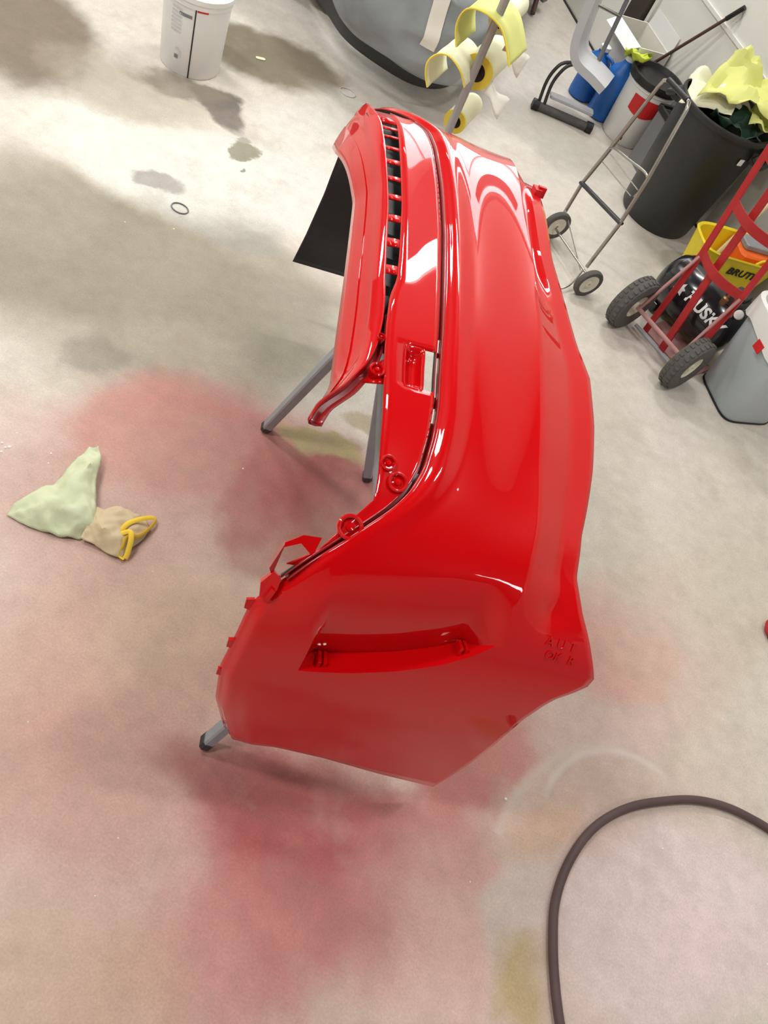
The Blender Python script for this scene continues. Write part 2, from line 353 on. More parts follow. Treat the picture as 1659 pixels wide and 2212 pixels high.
bp = node('ShaderNodeBump'); bp.inputs['Strength'].default_value = .12; bp.inputs['Distance'].default_value = .004; lk(n4.outputs['Fac'], bp.inputs['Height']); lk(bp.outputs['Normal'], B_.inputs['Normal'])
structure(part('floor', [(X0, Y0, 0), (X1, Y0, 0), (X1, Y1, 0), (X0, Y1, 0)], [(0, 1, 2, 3)], fm, loc=(0, 0, 0)))
structure(part('ceiling', [(X0, Y0, CEIL+.1), (X1, Y0, CEIL+.1), (X1, Y1, CEIL+.1), (X0, Y1, CEIL+.1)], [(3, 2, 1, 0)], 'ceiling', loc=(0, 0, CEIL+.1)))
WD = Vector((.6303, -.7764, 0)); WP = Vector((.7764, .6303, 0)); W0 = Vector((.70, 4.72, 0))      # the wall by the bins: along it, into it, a point on it
def onwall(a, d=0, z=0): return W0+WD*a-WP*d+Vector((0, 0, z))
def slab(a0, a1, z0, z1, d0, d1):
    V = [onwall(a, d, z) for a in (a0, a1) for d in (d0, d1) for z in (z0, z1)]
    return V, [(0, 1, 3, 2), (4, 6, 7, 5), (0, 4, 5, 1), (2, 3, 7, 6), (0, 2, 6, 4), (1, 5, 7, 3)]
structure(part('wall_right', *slab(-7.0, 6.2, 0, CEIL+.1, -.15, 0), 'wallpaint', loc=tuple(onwall(0))))
structure(part('wall_back', [(X0, Y1, 0), (X1, Y1, 0), (X1, Y1, CEIL+.1), (X0, Y1, CEIL+.1)], [(0, 1, 2, 3)], 'wallpaint', loc=(0, Y1, 0)))
structure(part('wall_front', [(X0, Y0, 0), (X1, Y0, 0), (X1, Y0, CEIL+.1), (X0, Y0, CEIL+.1)], [(0, 1, 2, 3)], 'wallpaint', loc=(0, Y0, 0)))
structure(part('wall_left', [(X0, Y0, 0), (X0, Y1, 0), (X0, Y1, CEIL+.1), (X0, Y0, CEIL+.1)], [(0, 1, 2, 3)], 'wallpaint', loc=(X0, 0, 0)))
structure(part('baseboard_right', *slab(-7.0, 6.2, 0, .012, 0, .008), 'black', loc=tuple(onwall(0))))
structure(part('trim_1', *slab(-7.0, 6.2, .735, .755, 0, .012), 'trim', loc=tuple(onwall(0))))
structure(part('trim_4', *slab(-.02, 1.3, .02, .70, 0, .004), 'panel', loc=tuple(onwall(.5))))
structure(part('trim_2', *slab(-1.68, -1.50, 0, 3.2, 0, .05), 'postbrown', loc=tuple(onwall(-1.5))))
structure(part('trim_3', *slab(-1.49, -1.46, 0, 3.2, 0, .02), 'trim', loc=tuple(onwall(-1.48))))
# assumed unseen windows high on the bin wall, glow added for the paint's reflections
win = structure(part('assumed_window_1', *merge(slab(-5.05, -1.25, 1.18, 1.24, 0, .05), slab(-5.05, -1.25, 4.14, 4.20, 0, .05), slab(-5.05, -4.99, 1.18, 4.20, 0, .05), slab(-1.31, -1.25, 1.18, 4.20, 0, .05)), 'trim', loc=tuple(onwall(-3.1, 0, 1.18))))
for k in range(4):
    a0 = -4.99+.92*k
    part('assumed_pane', *slab(a0+.02, a0+.90, 1.24, 4.14, .004, .010), 'assumed_daylight', win)
    if k: part('assumed_mullion', *slab(a0-.02, a0+.02, 1.24, 4.14, 0, .045), 'trim', win)
for i, (x, y, L, W, rz, watt) in enumerate(ASSUMED_FIXTURES):
    t = thing('assumed_ceiling_light', 'assumed long white fluorescent fixture on the dark ceiling', 'light', (x, y, CEIL), 'assumed ceiling fluorescent fixtures')  # assumed lamp, unseen, added to light the shop
    ex = (math.cos(rz), math.sin(rz), 0)
    part('housing', *box((x, y, CEIL+.02), L+.06, W+.06, .08, ex), 'white', t)
    part('diffuser', *box((x, y, CEIL), L, W, .02, ex, bev=.05), 'lamp', t)
    ld = bpy.data.lights.new('assumed_tube_light', 'AREA'); ld.shape = 'RECTANGLE'; ld.size = L; ld.size_y = W; ld.energy = watt; ld.color = (1, .985, .955)
    lo = bpy.data.objects.new('assumed_tube_light', ld); COL.objects.link(lo); lo.parent = t; lo.location = (0, 0, -.012); lo.rotation_euler = (0, 0, rz)
# ------------------------------------------------------------------ the bumper cover
BO = Vector((-.0383, .6268, 0)); BA = Vector((-.41207, .91115, 0)); BB = Vector((.91115, .41207, 0))    # ground origin, along the bumper, across it
_ph = np.linspace(0, PI, 4001); _c, _s = np.cos(_ph), np.sin(_ph)
_S = .92-.92*np.sign(_c)*np.abs(_c)**.5; _Z = .12+.93*np.abs(_s)**.5+.05*_S
_L = np.r_[0, np.cumsum(np.hypot(np.diff(_S), np.diff(_Z)))]
TH = np.linspace(0, _L[-1], 1500); PS = np.interp(TH, _L, _S); PZ = np.interp(TH, _L, _Z)
_ds, _dz = np.gradient(PS, TH), np.gradient(PZ, TH); _l = np.hypot(_ds, _dz); NS, NZ = _dz/_l, -_ds/_l
def bp_(t, w, d=0):
    """point of the cover: t along its arch (near wing, face, far wing), w across, d below the outer skin"""
    ns, nzz = np.interp(t, TH, NS), np.interp(t, TH, NZ)
    return BO+BA*float(np.interp(t, TH, PS)+d*ns)+BB*float(w)+Vector((0, 0, float(np.interp(t, TH, PZ)+d*nzz)))
def bn_(t): return -(BA*float(np.interp(t, TH, NS))+Vector((0, 0, float(np.interp(t, TH, NZ)))))
GRV = [(0, .005), (.075, .006), (.172, .001), (.358, -.05), (.513, -.066), (.601, -.058), (.706, -.048), (.745, -.033), (.777, -.012), (.85, .049), (.909, .109), (.98, .179), (1.023, .211), (1.077, .233), (1.152, .246), (1.232, .253), (1.316, .253), (1.45, .258), (1.597, .26), (1.756, .26), (1.93, .252), (2.117, .237), (2.211, .223), (2.3, .17), (2.4, .10), (2.5, .06), (2.58, .049), (2.65, .03), (2.73, .045), (2.9, .04), (3.09, .022), (3.25, 0)]
CRS = [(0, .5), (.8, .488), (.94, .487), (1.016, .491), (1.149, .485), (1.315, .492), (1.538, .499), (1.757, .496), (1.986, .477), (2.255, .484), (3.25, .5)]
EDG = [(0, .607), (.214, .612), (.454, .612), (.54, .618), (.62, .645), (.675, .705), (.70, .715), (.759, .684), (.84, .645), (.92, .622), (1.032, .622), (1.215, .648), (1.348, .66), (1.49, .661), (1.586, .634), (1.887, .585), (2.259, .583), (2.5, .6), (3.25, .6)]
BL = [(.826, -.005), (.869, .056), (.928, .093), (.973, .127), (.993, .142), (1.049, .141), (1.108, .137), (1.171, .135), (1.25, .131), (1.322, .127), (1.413, .126), (1.498, .13), (1.562, .145), (1.656, .147), (1.821, .146), (2.005, .136), (2.176, .129), (2.3, .11)]
AR = [(1.127, -.011), (1.171, .004), (1.225, .051), (1.298, .094), (1.35, .111), (1.427, .12), (1.497, .121), (1.553, .118), (1.646, .117), (1.809, .114), (1.99, .101), (2.172, .085), (2.4, .04)]
AL = [(1.127, -.014), (1.162, -.003), (1.276, .036), (1.423, .037), (1.601, .041), (1.763, .043), (1.889, .044), (1.981, .028), (2.197, -.007), (2.4, -.012)]
TS = [(0, .575), (.126, .592), (.194, .606), (.277, .632), (.365, .672), (.423, .710), (.46, .742), (.7, .75)]
TT = [(0, .76), (.081, .796), (.163, .837), (.252, .864), (.346, .882), (.438, .88), (.48, .86), (.7, .84)]
T0 = [(0, .12), (.001, .172), (.135, .183), (.262, .148), (.433, .076), (.607, .021), (.7, .02)]
def smooth_tab(tab, x, h=.02): return (pl(x-h, tab)+2*pl(x, tab)+pl(x+h, tab))/4
def skin_w(t):
    g = smooth_tab(GRV, t, .012); q = .012*ss(.85, 1.12, t); c = smooth_tab(CRS, t)+q; e = smooth_tab(EDG, t, .008)+q
    return [g, g+.028, g+.08, c, c+.62*(e-c), e]
def skin_d(t, k, f):
    a = ss(.85, 1.12, t)*(1-ss(2.6, 2.9, t)); e = ss(.70, .95, t)*(1-ss(2.6, 2.9, t)); wl = 1-ss(.7, .95, t)
    D = [.011*a+.035*wl, .007*wl, .011*a, .026*a, .05*e+.022*a, .053*e+.024*a]
    m = f if k >= 3 else f*f*(3-2*f)
    d = D[k]+(D[k+1]-D[k])*m
    if k == 2: d += .002*a*math.sin(PI*f)
    if k == 3: d += .03*ss(1.62, 1.8, t)*(1-ss(2.15, 2.3, t))*math.sin(PI*f)         # the lower intake behind the crease
    return d
SEG = [4, 5, 30, 7, 5]
cols = [(k, j/SEG[k]) for k in range(5) for j in range(SEG[k])]+[(4, 1.0)]
rows = list(np.linspace(0, .28, 8))+list(np.linspace(.30, .63, 18))+[.64, .646, .649, .6515, .655, .662]+list(np.linspace(.675, 1.25, 44))+list(np.linspace(1.28, 2.2, 32))+list(np.linspace(2.22, 3.22, 46))
V, F = [], []
for r in rows:
    for k, f in cols:
        W = skin_w(max(r, .02)); w = W[k]+(W[k+1]-W[k])*f
        sh = (pl(w, TS)-.65)*math.exp(-((r-.65)/.2)**2)
        t = r+sh
        if r < .30: b = pl(w, T0); t = b+(r/.30)*(.30+(pl(w, TS)-.65)*math.exp(-((.30-.65)/.2)**2)-b)
        W = skin_w(t); w = W[k]+(W[k+1]-W[k])*f
        d = skin_d(t, k, f)
        if .6505 < r < 1.0:                                                            # fog lamp pocket: sinks towards a level shelf
            P_ = .055*ss(.088, .106, w)*(1-ss(.40, .47, w)); tt, ts = pl(w, TT), pl(w, TS)
            d += P_*min(1, max(0, (tt-t)/(tt-ts)))**1.25
        d += .010*math.exp(-((t-.83)/.030)**2-((w-.566)/.022)**2) - .004*math.exp(-((t-.78)/.05)**2-((w-.60)/.07)**2)
        V.append(bp_(t, w, d))
nc = len(cols)
F = [(i*nc+j, (i+1)*nc+j, (i+1)*nc+j+1, i*nc+j+1) for i in range(len(rows)-1) for j in range(nc-1)]
bumper = thing('bumper_cover', 'freshly painted glossy red car bumper cover lying face up across a stand', 'bumper', (.0, 1.3, 0))
def shell(name, V, F, parent=bumper, m='paint', th=.003, sm=38, m2='backside'):
    o = part(name, V, F, m, parent, smooth=sm, m2=m2, solid=th); return o
# make sure faces look outwards before the thickness is taken inwards
def orient(V, F, t_hint=None):
    a = F[len(F)//2]; n = (Vector(V[a[1]])-Vector(V[a[0]])).cross(Vector(V[a[2]])-Vector(V[a[0]]))
    return F if n.z > 0 or (abs(n.z) < 1e-9 and n.dot(BA) < 0) else [f[::-1] for f in F]
shell('outer_skin', V, orient(V, F))
def strip(ts, edges, holes=lambda t, j: False):
    """sheet over stations ts; edges(t) gives (w, depth) columns"""
    V, F = [], []; n = len(edges(ts[0]))
    for t in ts: V += [bp_(t, w, d) for w, d in edges(t)]
    for i in range(len(ts)-1):
        for j in range(n-1):
            if not holes((ts[i]+ts[i+1])/2, j): F.append((i*n+j, (i+1)*n+j, (i+1)*n+j+1, i*n+j+1))
    used = sorted({i for f in F for i in f}); mp = {a: b for b, a in enumerate(used)}
    V = [V[i] for i in used]; F = [tuple(mp[i] for i in f) for f in F]
    return V, orient(V, F)
def stations(a, b, step, *extra):
    s = sorted(set([round(x, 4) for x in np.arange(a, b, step)]+[b]+[e for e in extra if a < e < b])); o = [s[0]]
    for x in s[1:]:
        if x-o[-1] > .0035 or x in extra: o.append(x)
    return o
g_ = lambda t: smooth_tab(GRV, t, .012)
FR = [0, .2, .41, .6, .79, .9, 1]
def e_panel(t):
    b, g = pl(t, BL), g_(t)-.010; b = min(b, g-.004)
    return [(b+(g-b)*f, .012+.002*math.sin(PI*f)) for f in FR]
shell('grille_panel', *strip(stations(.83, 2.27, .02, 1.262, 1.372), e_panel, lambda t, j: 1.262 < t < 1.372 and j >= 2))
def e_groove(t):
    g = g_(t); return [(g-.010, .012), (g-.009, .028), (g-.002, .028), (g-.0005, .010)]
shell('groove_channel', *strip(stations(.80, 2.27, .015, 1.195, 1.233, 1.262, 1.372, 1.387, 1.426), e_groove, lambda t, j: j == 1 and (1.195 < t < 1.233 or 1.262 < t < 1.372 or 1.387 < t < 1.426)), m='shadedpaint')
# recessed tow cover beside the rectangular opening
def dish(u_, v_):
    t = 1.262+.11*u_; b, g = pl(t, BL), g_(t)-.010; w0, w1 = b+(g-b)*.41, b+(g-b)*.76
    e = min(1, 6*min(u_, 1-u_)); return bp_(t, w0+(w1-w0)*v_, .013+.026*math.sin(PI*min(1, v_*1.0+.0))**.6*math.sqrt(max(0, e)))
V, F = grid(dish, 16, 12); shell('tow_recess', V, orient(V, F))
# row of rectangular slots between the grille panel and the hood strip
SL = [1.512, 1.573, 1.6, 1.664, 1.691, 1.751, 1.774, 1.831, 1.849, 1.904, 1.919, 1.971, 1.989, 2.034, 2.047, 2.092, 2.102, 2.137, 2.151, 2.177]
for i in range(1, len(SL)-1, 2):
    a, b = SL[i], SL[i+1]
    V, F = strip([a, (a+b)/2, b], lambda t: [(pl(t, AR)-.002, .0165), (pl(t, BL)*.5+pl(t, AR)*.5, .014), (pl(t, BL)+.002, .0125)])
    shell('slot_bridge', V, F)
V, F = strip([2.177, 2.21, 2.25], lambda t: [(pl(t, AR)-.002, .0165), (pl(t, BL)+.002, .0125)]); shell('slot_bridge', V, F)
V, F = strip(stations(1.36, 2.26, .03), lambda t: [(pl(t, AR)-.015, .03), (pl(t, AR)-.012, .045), (pl(t, BL)+.012, .045), (pl(t, BL)+.015, .03)])
shell('slot_backing', V, F, m='black', m2=None)
# hood-side strip with its pointed tongue
def e_strip(t):
    a, b = smooth_tab(AL, t, .01), smooth_tab(AR, t, .01); a = min(a, b-.003)
    f_ = [0, .08, .2, .33, .36, .5, .62, .65, .8, .93, 1]
    q = ss(1.12, 1.22, t)
    return [(a+(b-a)*f, .015+.05*ss(1.95, 2.3, t)*(1-f)+q*(.082*(1-f)**1.7+(.006 if .34 < f < .64 else 0)+(.006 if f < .02 else 0))) for f in f_]
shell('hood_strip', *strip(stations(1.127, 2.34, .02), e_strip))
V, F = strip(stations(1.127, 1.46, .012), lambda t: [(smooth_tab(AR, t, .01)-.001, .0155), (smooth_tab(AR, t, .01)+.004, .034), (smooth_tab(AR, t, .01)+.010*ss(1.5, 1.2, t)+.006, .036), (smooth_tab(AR, t, .01)+.020*ss(1.47, 1.2, t)+.008, .030)])
shell('tongue_flange', V, F, m='shadedpaint')
# bosses, brackets and clips
def boss(t, w, d, r, h=.006):
    n = bn_(t); V, F = lathe(bp_(t, w, d), [(r, -.010), (r, h), (r*.86, h+.002), (r*.72, h), (r*.66, -.002), (r*.35, .001), (r*.28, .006), (0.0005, .007)], 24, tuple(n))
    part('mounting_boss', V, F, 'paint', bumper, smooth=40)
boss(.927, .104, .014, .026); boss(1.283, .114, .016, .017); boss(1.072, .158, .013, .017); boss(1.036, .182, .013, .021); boss(1.375, .118, .018, .009)
V, F = strip(stations(1.255, 1.32, .012), lambda t: [(pl(t, AR)+.02, .030), (pl(t, BL)+.004, .016)]); shell('mounting_tab', V, F)
def bracket(p, q, r_, th=.004):
    pass
def plate(name, tw, d0, d1, m='paint'):
    k = len(tw); V = [bp_(t, w, d0) for t, w in tw]+[bp_(t, w, d1) for t, w in tw]
    F = [tuple(range(k)), tuple(range(k, 2*k))[::-1]]+[(i, (i+1) % k, k+(i+1) % k, k+i) for i in range(k)]
    return part(name, V, F, m, bumper)
plate('headlight_bracket', [(.855, .045), (.895, .055), (.893, .020), (.872, -.012), (.862, -.012), (.876, .018)], .012, .018)
plate('headlight_bracket', [(.872, -.010), (.862, -.014), (.815, -.030), (.800, -.022)], .012, .045, 'shadedpaint')
plate('corner_clip', [(.800, -.004), (.812, -.020), (.785, -.040), (.755, -.036), (.748, -.016), (.775, -.006)], .006, .022)
plate('corner_clip', [(.775, -.010), (.780, -.018), (.762, -.026), (.757, -.018)], -.004, .006)
for t in (.70, .58, .47): plate('edge_clip', [(t, pl(t, GRV)+.01), (t+.03, pl(t, GRV)+.01), (t+.026, pl(t, GRV)-.006), (t+.004, pl(t, GRV)-.006)], .033, .041)
plate('far_tab', [(2.20, .575), (2.25, .575), (2.25, .598), (2.235, .604), (2.205, .596)], .06, .095)
plate('far_tab', [(2.222, .588), (2.240, .588), (2.240, .612), (2.222, .612)], .055, .085)
for w in (.128, .405):                                                             # light clips standing on the pocket shelf
    t = pl(w, TS)
    for q in (-.006, .006): plate('shelf_clip', [(t-.002, w+q-.003), (t-.002, w+q+.004), (t+.016, w+q+.006), (t+.016, w+q-.001)], .012, .044)
V, F = merge(box(bp_(1.33, .085, .075), .022, .018, .07, tuple(BB), ez=(0, 0, -1), top=.8)); part('hanging_clip', V, F, 'black', bumper)
# lettering moulded into the near corner of the lower lip
def on_skin(t0, w0, ang, d, rows_=True):
    ca, sa = math.cos(ang), math.sin(ang)
    def f(x, y, z):
        w = w0+x*ca-y*sa; t = t0+x*sa+y*ca
        W = skin_w(t); k = max([i for i in range(5) if W[i] <= w] or [0]); g = min(1, max(0, (w-W[k])/(W[k+1]-W[k])))
        return bp_(t, w, skin_d(t, k, g)-.0012-.004*math.exp(-((t-.78)/.05)**2-((w-.60)/.07)**2)-z)
    return f
part('moulded_lettering', *text_geo('A U T', .030, .0015, on_skin(.772, .605, -.10, 0)), 'paint', bumper)
part('moulded_lettering', *text_geo('OK  R', .028, .0015, on_skin(.742, .612, -.10, 0)), 'paint', bumper)

# ------------------------------------------------------------------ the stand under it
stand = thing('bumper_stand', 'grey metal trestle stand with splayed legs beneath the red bumper', 'stand', tuple(BO+BA*.65+BB*.2))
def bl(s, w, z): return BO+BA*s+BB*w+Vector((0, 0, z))
def leg(p, q):
    p, q = Vector(p), Vector(q); d = (q-p).normalized()
    l = part('leg', *box(p, .038, .032, (q-p).length, tuple(BA), ez=tuple(d), bev=.15), 'steel', stand)
    part('foot_cap', *box(p-d*.0, .042, .036, .028, tuple(BA), ez=tuple(d), bev=.2), 'darktube', l)
leg(bl(1.209, .023, .006), bl(1.05, .20, .84)); leg(bl(1.095, .41, .006), bl(1.05, .22, .84)); leg(bl(.075, -.012, .012), bl(.34, .36, .84)); leg(bl(.24, .42, .006), bl(.37, .23, .84))
part('top_beam', *merge(tube([bl(.33, .21, .84), bl(1.08, .21, .84)], .026, 10)), 'steel', stand, smooth=40)
for s, zz in ((.36, 1.012), (1.05, 1.065)):
    part('spreader', *tube([bl(s, .13 if s > 1 else .20, .83), bl(s, .30 if s > 1 else .40, .83)], .014, 10), 'steel', stand, smooth=40)
    part('upright', *tube([bl(s, .21, .82), bl(s, .21, zz-.012)], .016, 10), 'steel', stand, smooth=40)
    part('cross_bar', *tube([bl(s, .16, zz-.016), bl(s, .46, zz-.016)], .014, 10), 'steel', stand, smooth=40)
# ------------------------------------------------------------------ masking paper stand behind the bumper
PX, PY = -.640, 3.325
ms = thing('masking_paper_stand', 'tall grey pole stand holding yellow masking paper rolls behind the bumper', 'stand', (PX, PY, 0))
part('pole', *tube([(PX, PY, .02), (PX, PY, 1.75)], .017, 14), 'pole', ms, smooth=40)
part('base_foot', *merge(box((PX, PY+.1, 0), .45, .05, .03, bev=.2), box((PX, PY+.1, 0), .05, .45, .03, bev=.2)), 'pole', ms)
ROLLS = [(.475, 'lowest yellow masking paper roll, close behind the bumper top', .22), (.70, 'middle masking paper roll with bright yellow tape ring on the pole', .26), (.905, 'uppermost masking paper roll with dark core on the pole', .26)]
for i, (z, lab, L) in enumerate(ROLLS):
    c = Vector((PX, PY+.045, z))
    part('roll_arm', *tube([(PX, PY, z), (PX, PY+.06+L, z)], .012, 8), 'darktube', ms, smooth=40)
    r = thing('masking_paper_roll', lab, 'paper roll', tuple(c), 'masking rolls on the pole stand')
    R_ = .070 if i == 1 else (.05 if i == 0 else .045)
    part('paper', *lathe(c, [(R_*.55, .012), (R_*.98, .012), (R_*.98, L), (R_*.55, L), (R_*.55, .012)], 30, (0, 1, 0)), 'palepaper', r, smooth=40)
    if i < 2: part('tape_ring', *lathe(c, [(R_*.55, 0), (R_, 0), (R_*1.01, .006), (R_, .013), (R_*.55, .013), (R_*.55, 0)], 30, (0, 1, 0)), 'tape', r, smooth=30)
    part('core', *lathe(c, [(.012, .004), (R_*.55, .004), (R_*.55, L), (.012, L)], 24, (0, 1, 0)), 'black', r, smooth=40)
    if i == 0: continue
    # the loose paper: leaves the roll, hangs over to the left and curls under
    y0 = c.y-.13 if i == 1 else c.y-.12; y1 = c.y+.10
    prof = [(.015, .010), (-.015, .052), (-.05, .074), (-.09, .080), (-.13, .066), (-.158, .036), (-.165, .0), (-.152, -.04), (-.13, -.075)] if i == 1 else \
           [(.125, -.055), (.09, -.015), (.045, .03), (.0, .056), (-.05, .064), (-.10, .050), (-.13, .015), (-.132, -.04), (-.10, -.10)]
    pts = curve([(c.x+a-(.01 if i == 1 else -.01), 0, z+b-(.025 if i == 1 else .01)) for a, b in prof], 4)
    V = [(p.x+nz((p.x, p.z, k), 9)*.004, y0+(y1-y0)*k/4+(.01*math.sin(p.x*30)), p.z) for p in pts for k in range(5)]
    F = [(a*5+k, a*5+k+1, a*5+k+6, a*5+k+5) for a in range(len(pts)-1) for k in range(4)]
    part('loose_sheet', V, F, 'paper' if i == 2 else 'palepaper', r, smooth=60, solid=.0012)
    e = [(p.x, y0-.001+.01*math.sin(p.x*30), p.z) for p in pts]
    part('tape_edge', *tube(e, .004, 6), 'tape', r, smooth=60)
    def flap(u_, v_, c=c, i=i):
        return (c.x+.06+.10*u_, c.y+.0+.09*v_+.02*u_, c.z-.04-.02*i-.055*u_+.015*math.sin(5*u_+3*v_)+.03*v_)
    V, F = grid(flap, 7, 5); part('torn_flap', V, F, 'whitepaper', r, smooth=60, solid=.0012)

# ------------------------------------------------------------------ car under plastic sheet
car = thing('covered_car', 'dark car wrapped in grey plastic masking film at the top', 'car', (-1.6, 5.6, 0))
HEM = [(-3.6, 4.90, .95), (-2.9, 4.75, .92), (-2.35, 4.62, .84), (-1.98, 4.42, .58), (-1.72, 4.25, .30), (-1.48, 4.09, .24), (-1.23, 4.05, .235), (-1.0, 4.08, .225), (-.86, 4.24, .22), (-.83, 4.55, .22), (-.92, 5.1, .24), (-1.0, 5.8, .26), (-1.05, 6.6, .28)]
hem = curve(HEM, 6); nh = len(hem)
cen = Vector((-2.1, 5.7, 0))
def car_prof(v_):  # (inward shift, height above hem)
    return pl(v_, [(0, .05), (.08, .0), (.2, -.05), (.35, -.06), (.5, -.02), (.65, .06), (.8, .16), (1, .45)]), pl(v_, [(0, -.03), (.08, .0), (.2, .09), (.35, .2), (.5, .33), (.65, .45), (.8, .54), (1, .60)])
V = []
NVV = 48
for i, h in enumerate(hem):
    inn = Vector((cen.x-h.x, cen.y-h.y, 0)).normalized()
    for j in range(NVV):
        v_ = j/(NVV-1); a, b = car_prof(v_); p = h+inn*a+Vector((0, 0, b))
        f = .030*(1-abs(math.sin(7*v_+i*.13+2.2*nz((i*.06, v_*2, 0)))))*(.3+v_)+.026*(1-abs(math.sin(15*v_-i*.30+2.6*nz((i*.1, v_*3, 5)))))*(.4+v_)+.02*nz((i*.2, v_*7, 3.0))
        V.append(p-inn*f)
F = [(i*NVV+j, i*NVV+j+1, (i+1)*NVV+j+1, (i+1)*NVV+j) for i in range(nh-1) for j in range(NVV-1)]
sheet = V
part('plastic_sheet', V, F, 'plastic', car, smooth=60)
V = []
for i, h in enumerate(hem):
    inn = Vector((cen.x-h.x, cen.y-h.y, 0)).normalized()
    for z, s in ((.08, .24), (.10, .15), (.22, .08), (.42, .06), (.62, .16), (.74, .6)): V.append(Vector((h.x, min(h.y, 4.45) if i < 26 else h.y, 0))+inn*s+Vector((0, 0, z)))
F = [(i*6+j, i*6+j+1, (i+1)*6+j+1, (i+1)*6+j) for i in range(nh-1) for j in range(5)]
part('car_body', V, F, 'carbody', car, smooth=50)
part('underbody', *box((-2.2, 5.75, .15), 2.0, 2.3, .05, bev=.2), 'carbody', car)
tw_ = part('front_tyre', *lathe((-2.55, 5.05, .31), [(.19, -.1), (.28, -.1), (.31, -.06), (.31, .06), (.28, .1), (.19, .1)], 32, (0, 1, 0)), 'rubber', car, smooth=40)
part('wheel_rim', *disc_capped((-2.55, 5.05, .31), [(.19, -.08), (.1, -.07), (.05, -.08)], 24, (0, 1, 0)), 'steel', tw_, smooth=40)
PSTRIP = []
for i in (39, 40, 41):
    h = hem[i]; inn = Vector((cen.x-h.x, cen.y-h.y, 0)).normalized()
    for j in range(14, 40): PSTRIP.append(sheet[i*NVV+j]-inn*.008)
part('paper_strip', PSTRIP, [(a*26+k, a*26+k+1, a*26+k+27, a*26+k+26) for a in range(2) for k in range(25)], 'whitepaper', car, smooth=60)

# ------------------------------------------------------------------ white pail, top left
bk = thing('white_pail', 'white plastic pail with grey print and a dark drip line down its side', 'bucket', (-1.965, 3.425, 0))
bc = Vector((-1.965, 3.425, 0))
part('body', *lathe(bc, [(.0, .004), (.128, .004), (.138, .0), (.142, .008), (.152, .30), (.153, .325), (.160, .327), (.160, .345), (.155, .37), (.149, .37), (.146, .34), (.138, .02), (0, .02)], 40), 'white', bk, smooth=40)
def on_pail(a0, z0):
    def f(x, y, z):
        zz = z0+y; r = .142+.010*zz/.3+.0012+z; a = a0+x/r; return bc+Vector((math.cos(a)*r, math.sin(a)*r, zz))
    return f
def pail_patch(a0, z0, w, h): 
    g = on_pail(a0, z0); return grid(lambda u_, v_: g((u_-.5)*w, (v_-.5)*h, .0003), 6, 3)
part('drip_line', *pail_patch(-1.06, .175, .006, .345), 'ink', bk)
part('print_block', *pail_patch(-1.52, .085, .018, .018), 'printgrey', bk)
part('print_block', *pail_patch(-1.40, .10, .010, .03), 'lightprint', bk)
part('print_block', *pail_patch(-1.50, .12, .018, .012), 'lightprint', bk)
for k in range(7): part('print_line', *pail_patch(-1.62, .30-.017*k, .055, .006), 'lightprint', bk)
part('print_line', *pail_patch(-1.34, .285, .06, .014), 'printgrey', bk)
part('red_sticker', *pail_patch(-.86, .322, .05, .012), 'label', bk)
V = curve([(bc.x+.162*math.cos(a), bc.y+.162*math.sin(a), .335-.06*math.sin((a+2.6)/2.4*PI)) for a in np.linspace(-2.6, -.2, 7)], 4)
part('lid', *disc_capped(bc, [(.166, .352), (.166, .372), (.15, .378)], 36), 'white', bk, smooth=40)

# ------------------------------------------------------------------ cloth on the floor
def rag_piece(name, outline, ridge, m, parent, seed):
    from mathutils.geometry import delaunay_2d_cdt
    P_ = [Vector(p) for p in list(outline)+list(ridge)]; n = len(outline)
    vo, _e, fo, ov, _a, _b = delaunay_2d_cdt([p.xy for p in P_], [], [list(range(n))], 1, 1e-5)
    bm = bmesh.new(); bv = [bm.verts.new((q.x, q.y, P_[ov[k][0]].z if ov[k] else .02)) for k, q in enumerate(vo)]
    for f in fo: bm.faces.new([bv[k] for k in f])
    for _ in range(3): bmesh.ops.subdivide_edges(bm, edges=bm.edges[:], cuts=1, use_grid_fill=True)
    for _ in range(1): bmesh.ops.smooth_vert(bm, verts=[q for q in bm.verts if not q.is_boundary], factor=.5, use_axis_x=True, use_axis_y=True, use_axis_z=True)
    for q in bm.verts:
        p = q.co; f = (abs(nz(p, 11, seed))*-.030+.008)+abs(nz(p, 26, seed+1))*-.014+.004; q.co = Vector((p.x+nz(p, 20, seed+4)*.004, p.y+nz(p, 20, seed+6)*.004, max(.004, p.z+f)))
    bm.verts.index_update(); V = [q.co.copy() for q in bm.verts]; F = [tuple(x.index for x in f.verts) for f in bm.faces]; bm.free()
    return part(name, V, F, m, parent, smooth=50, solid=-.002)
rag = thing('discarded_cloth', 'crumpled pale green cloth with yellow straps on the pink stained floor', 'cloth', (-.78, 1.08, 0))
FL = lambda x, y, z=0: (x, y, z)
rag_piece('cloth_body', RAG1, RAG1R, 'ragpaper', rag, 1)
rag_piece('cloth_tail', RAG2, RAG2R, 'ragdusty', rag, 2)
for q in RAGST: part('strap', *tube(curve(q, 5), .008, 6, flat=.45), 'strap', rag, smooth=60)

# ------------------------------------------------------------------ hose loop, bottom right
hp = curve(HOSE, 10)
tag(part('hose_loop', *tube(hp, .0135, 14, closed=False), 'hose', smooth=60), 'thin dark rubber hose lying in a big loop on the floor', 'hose')

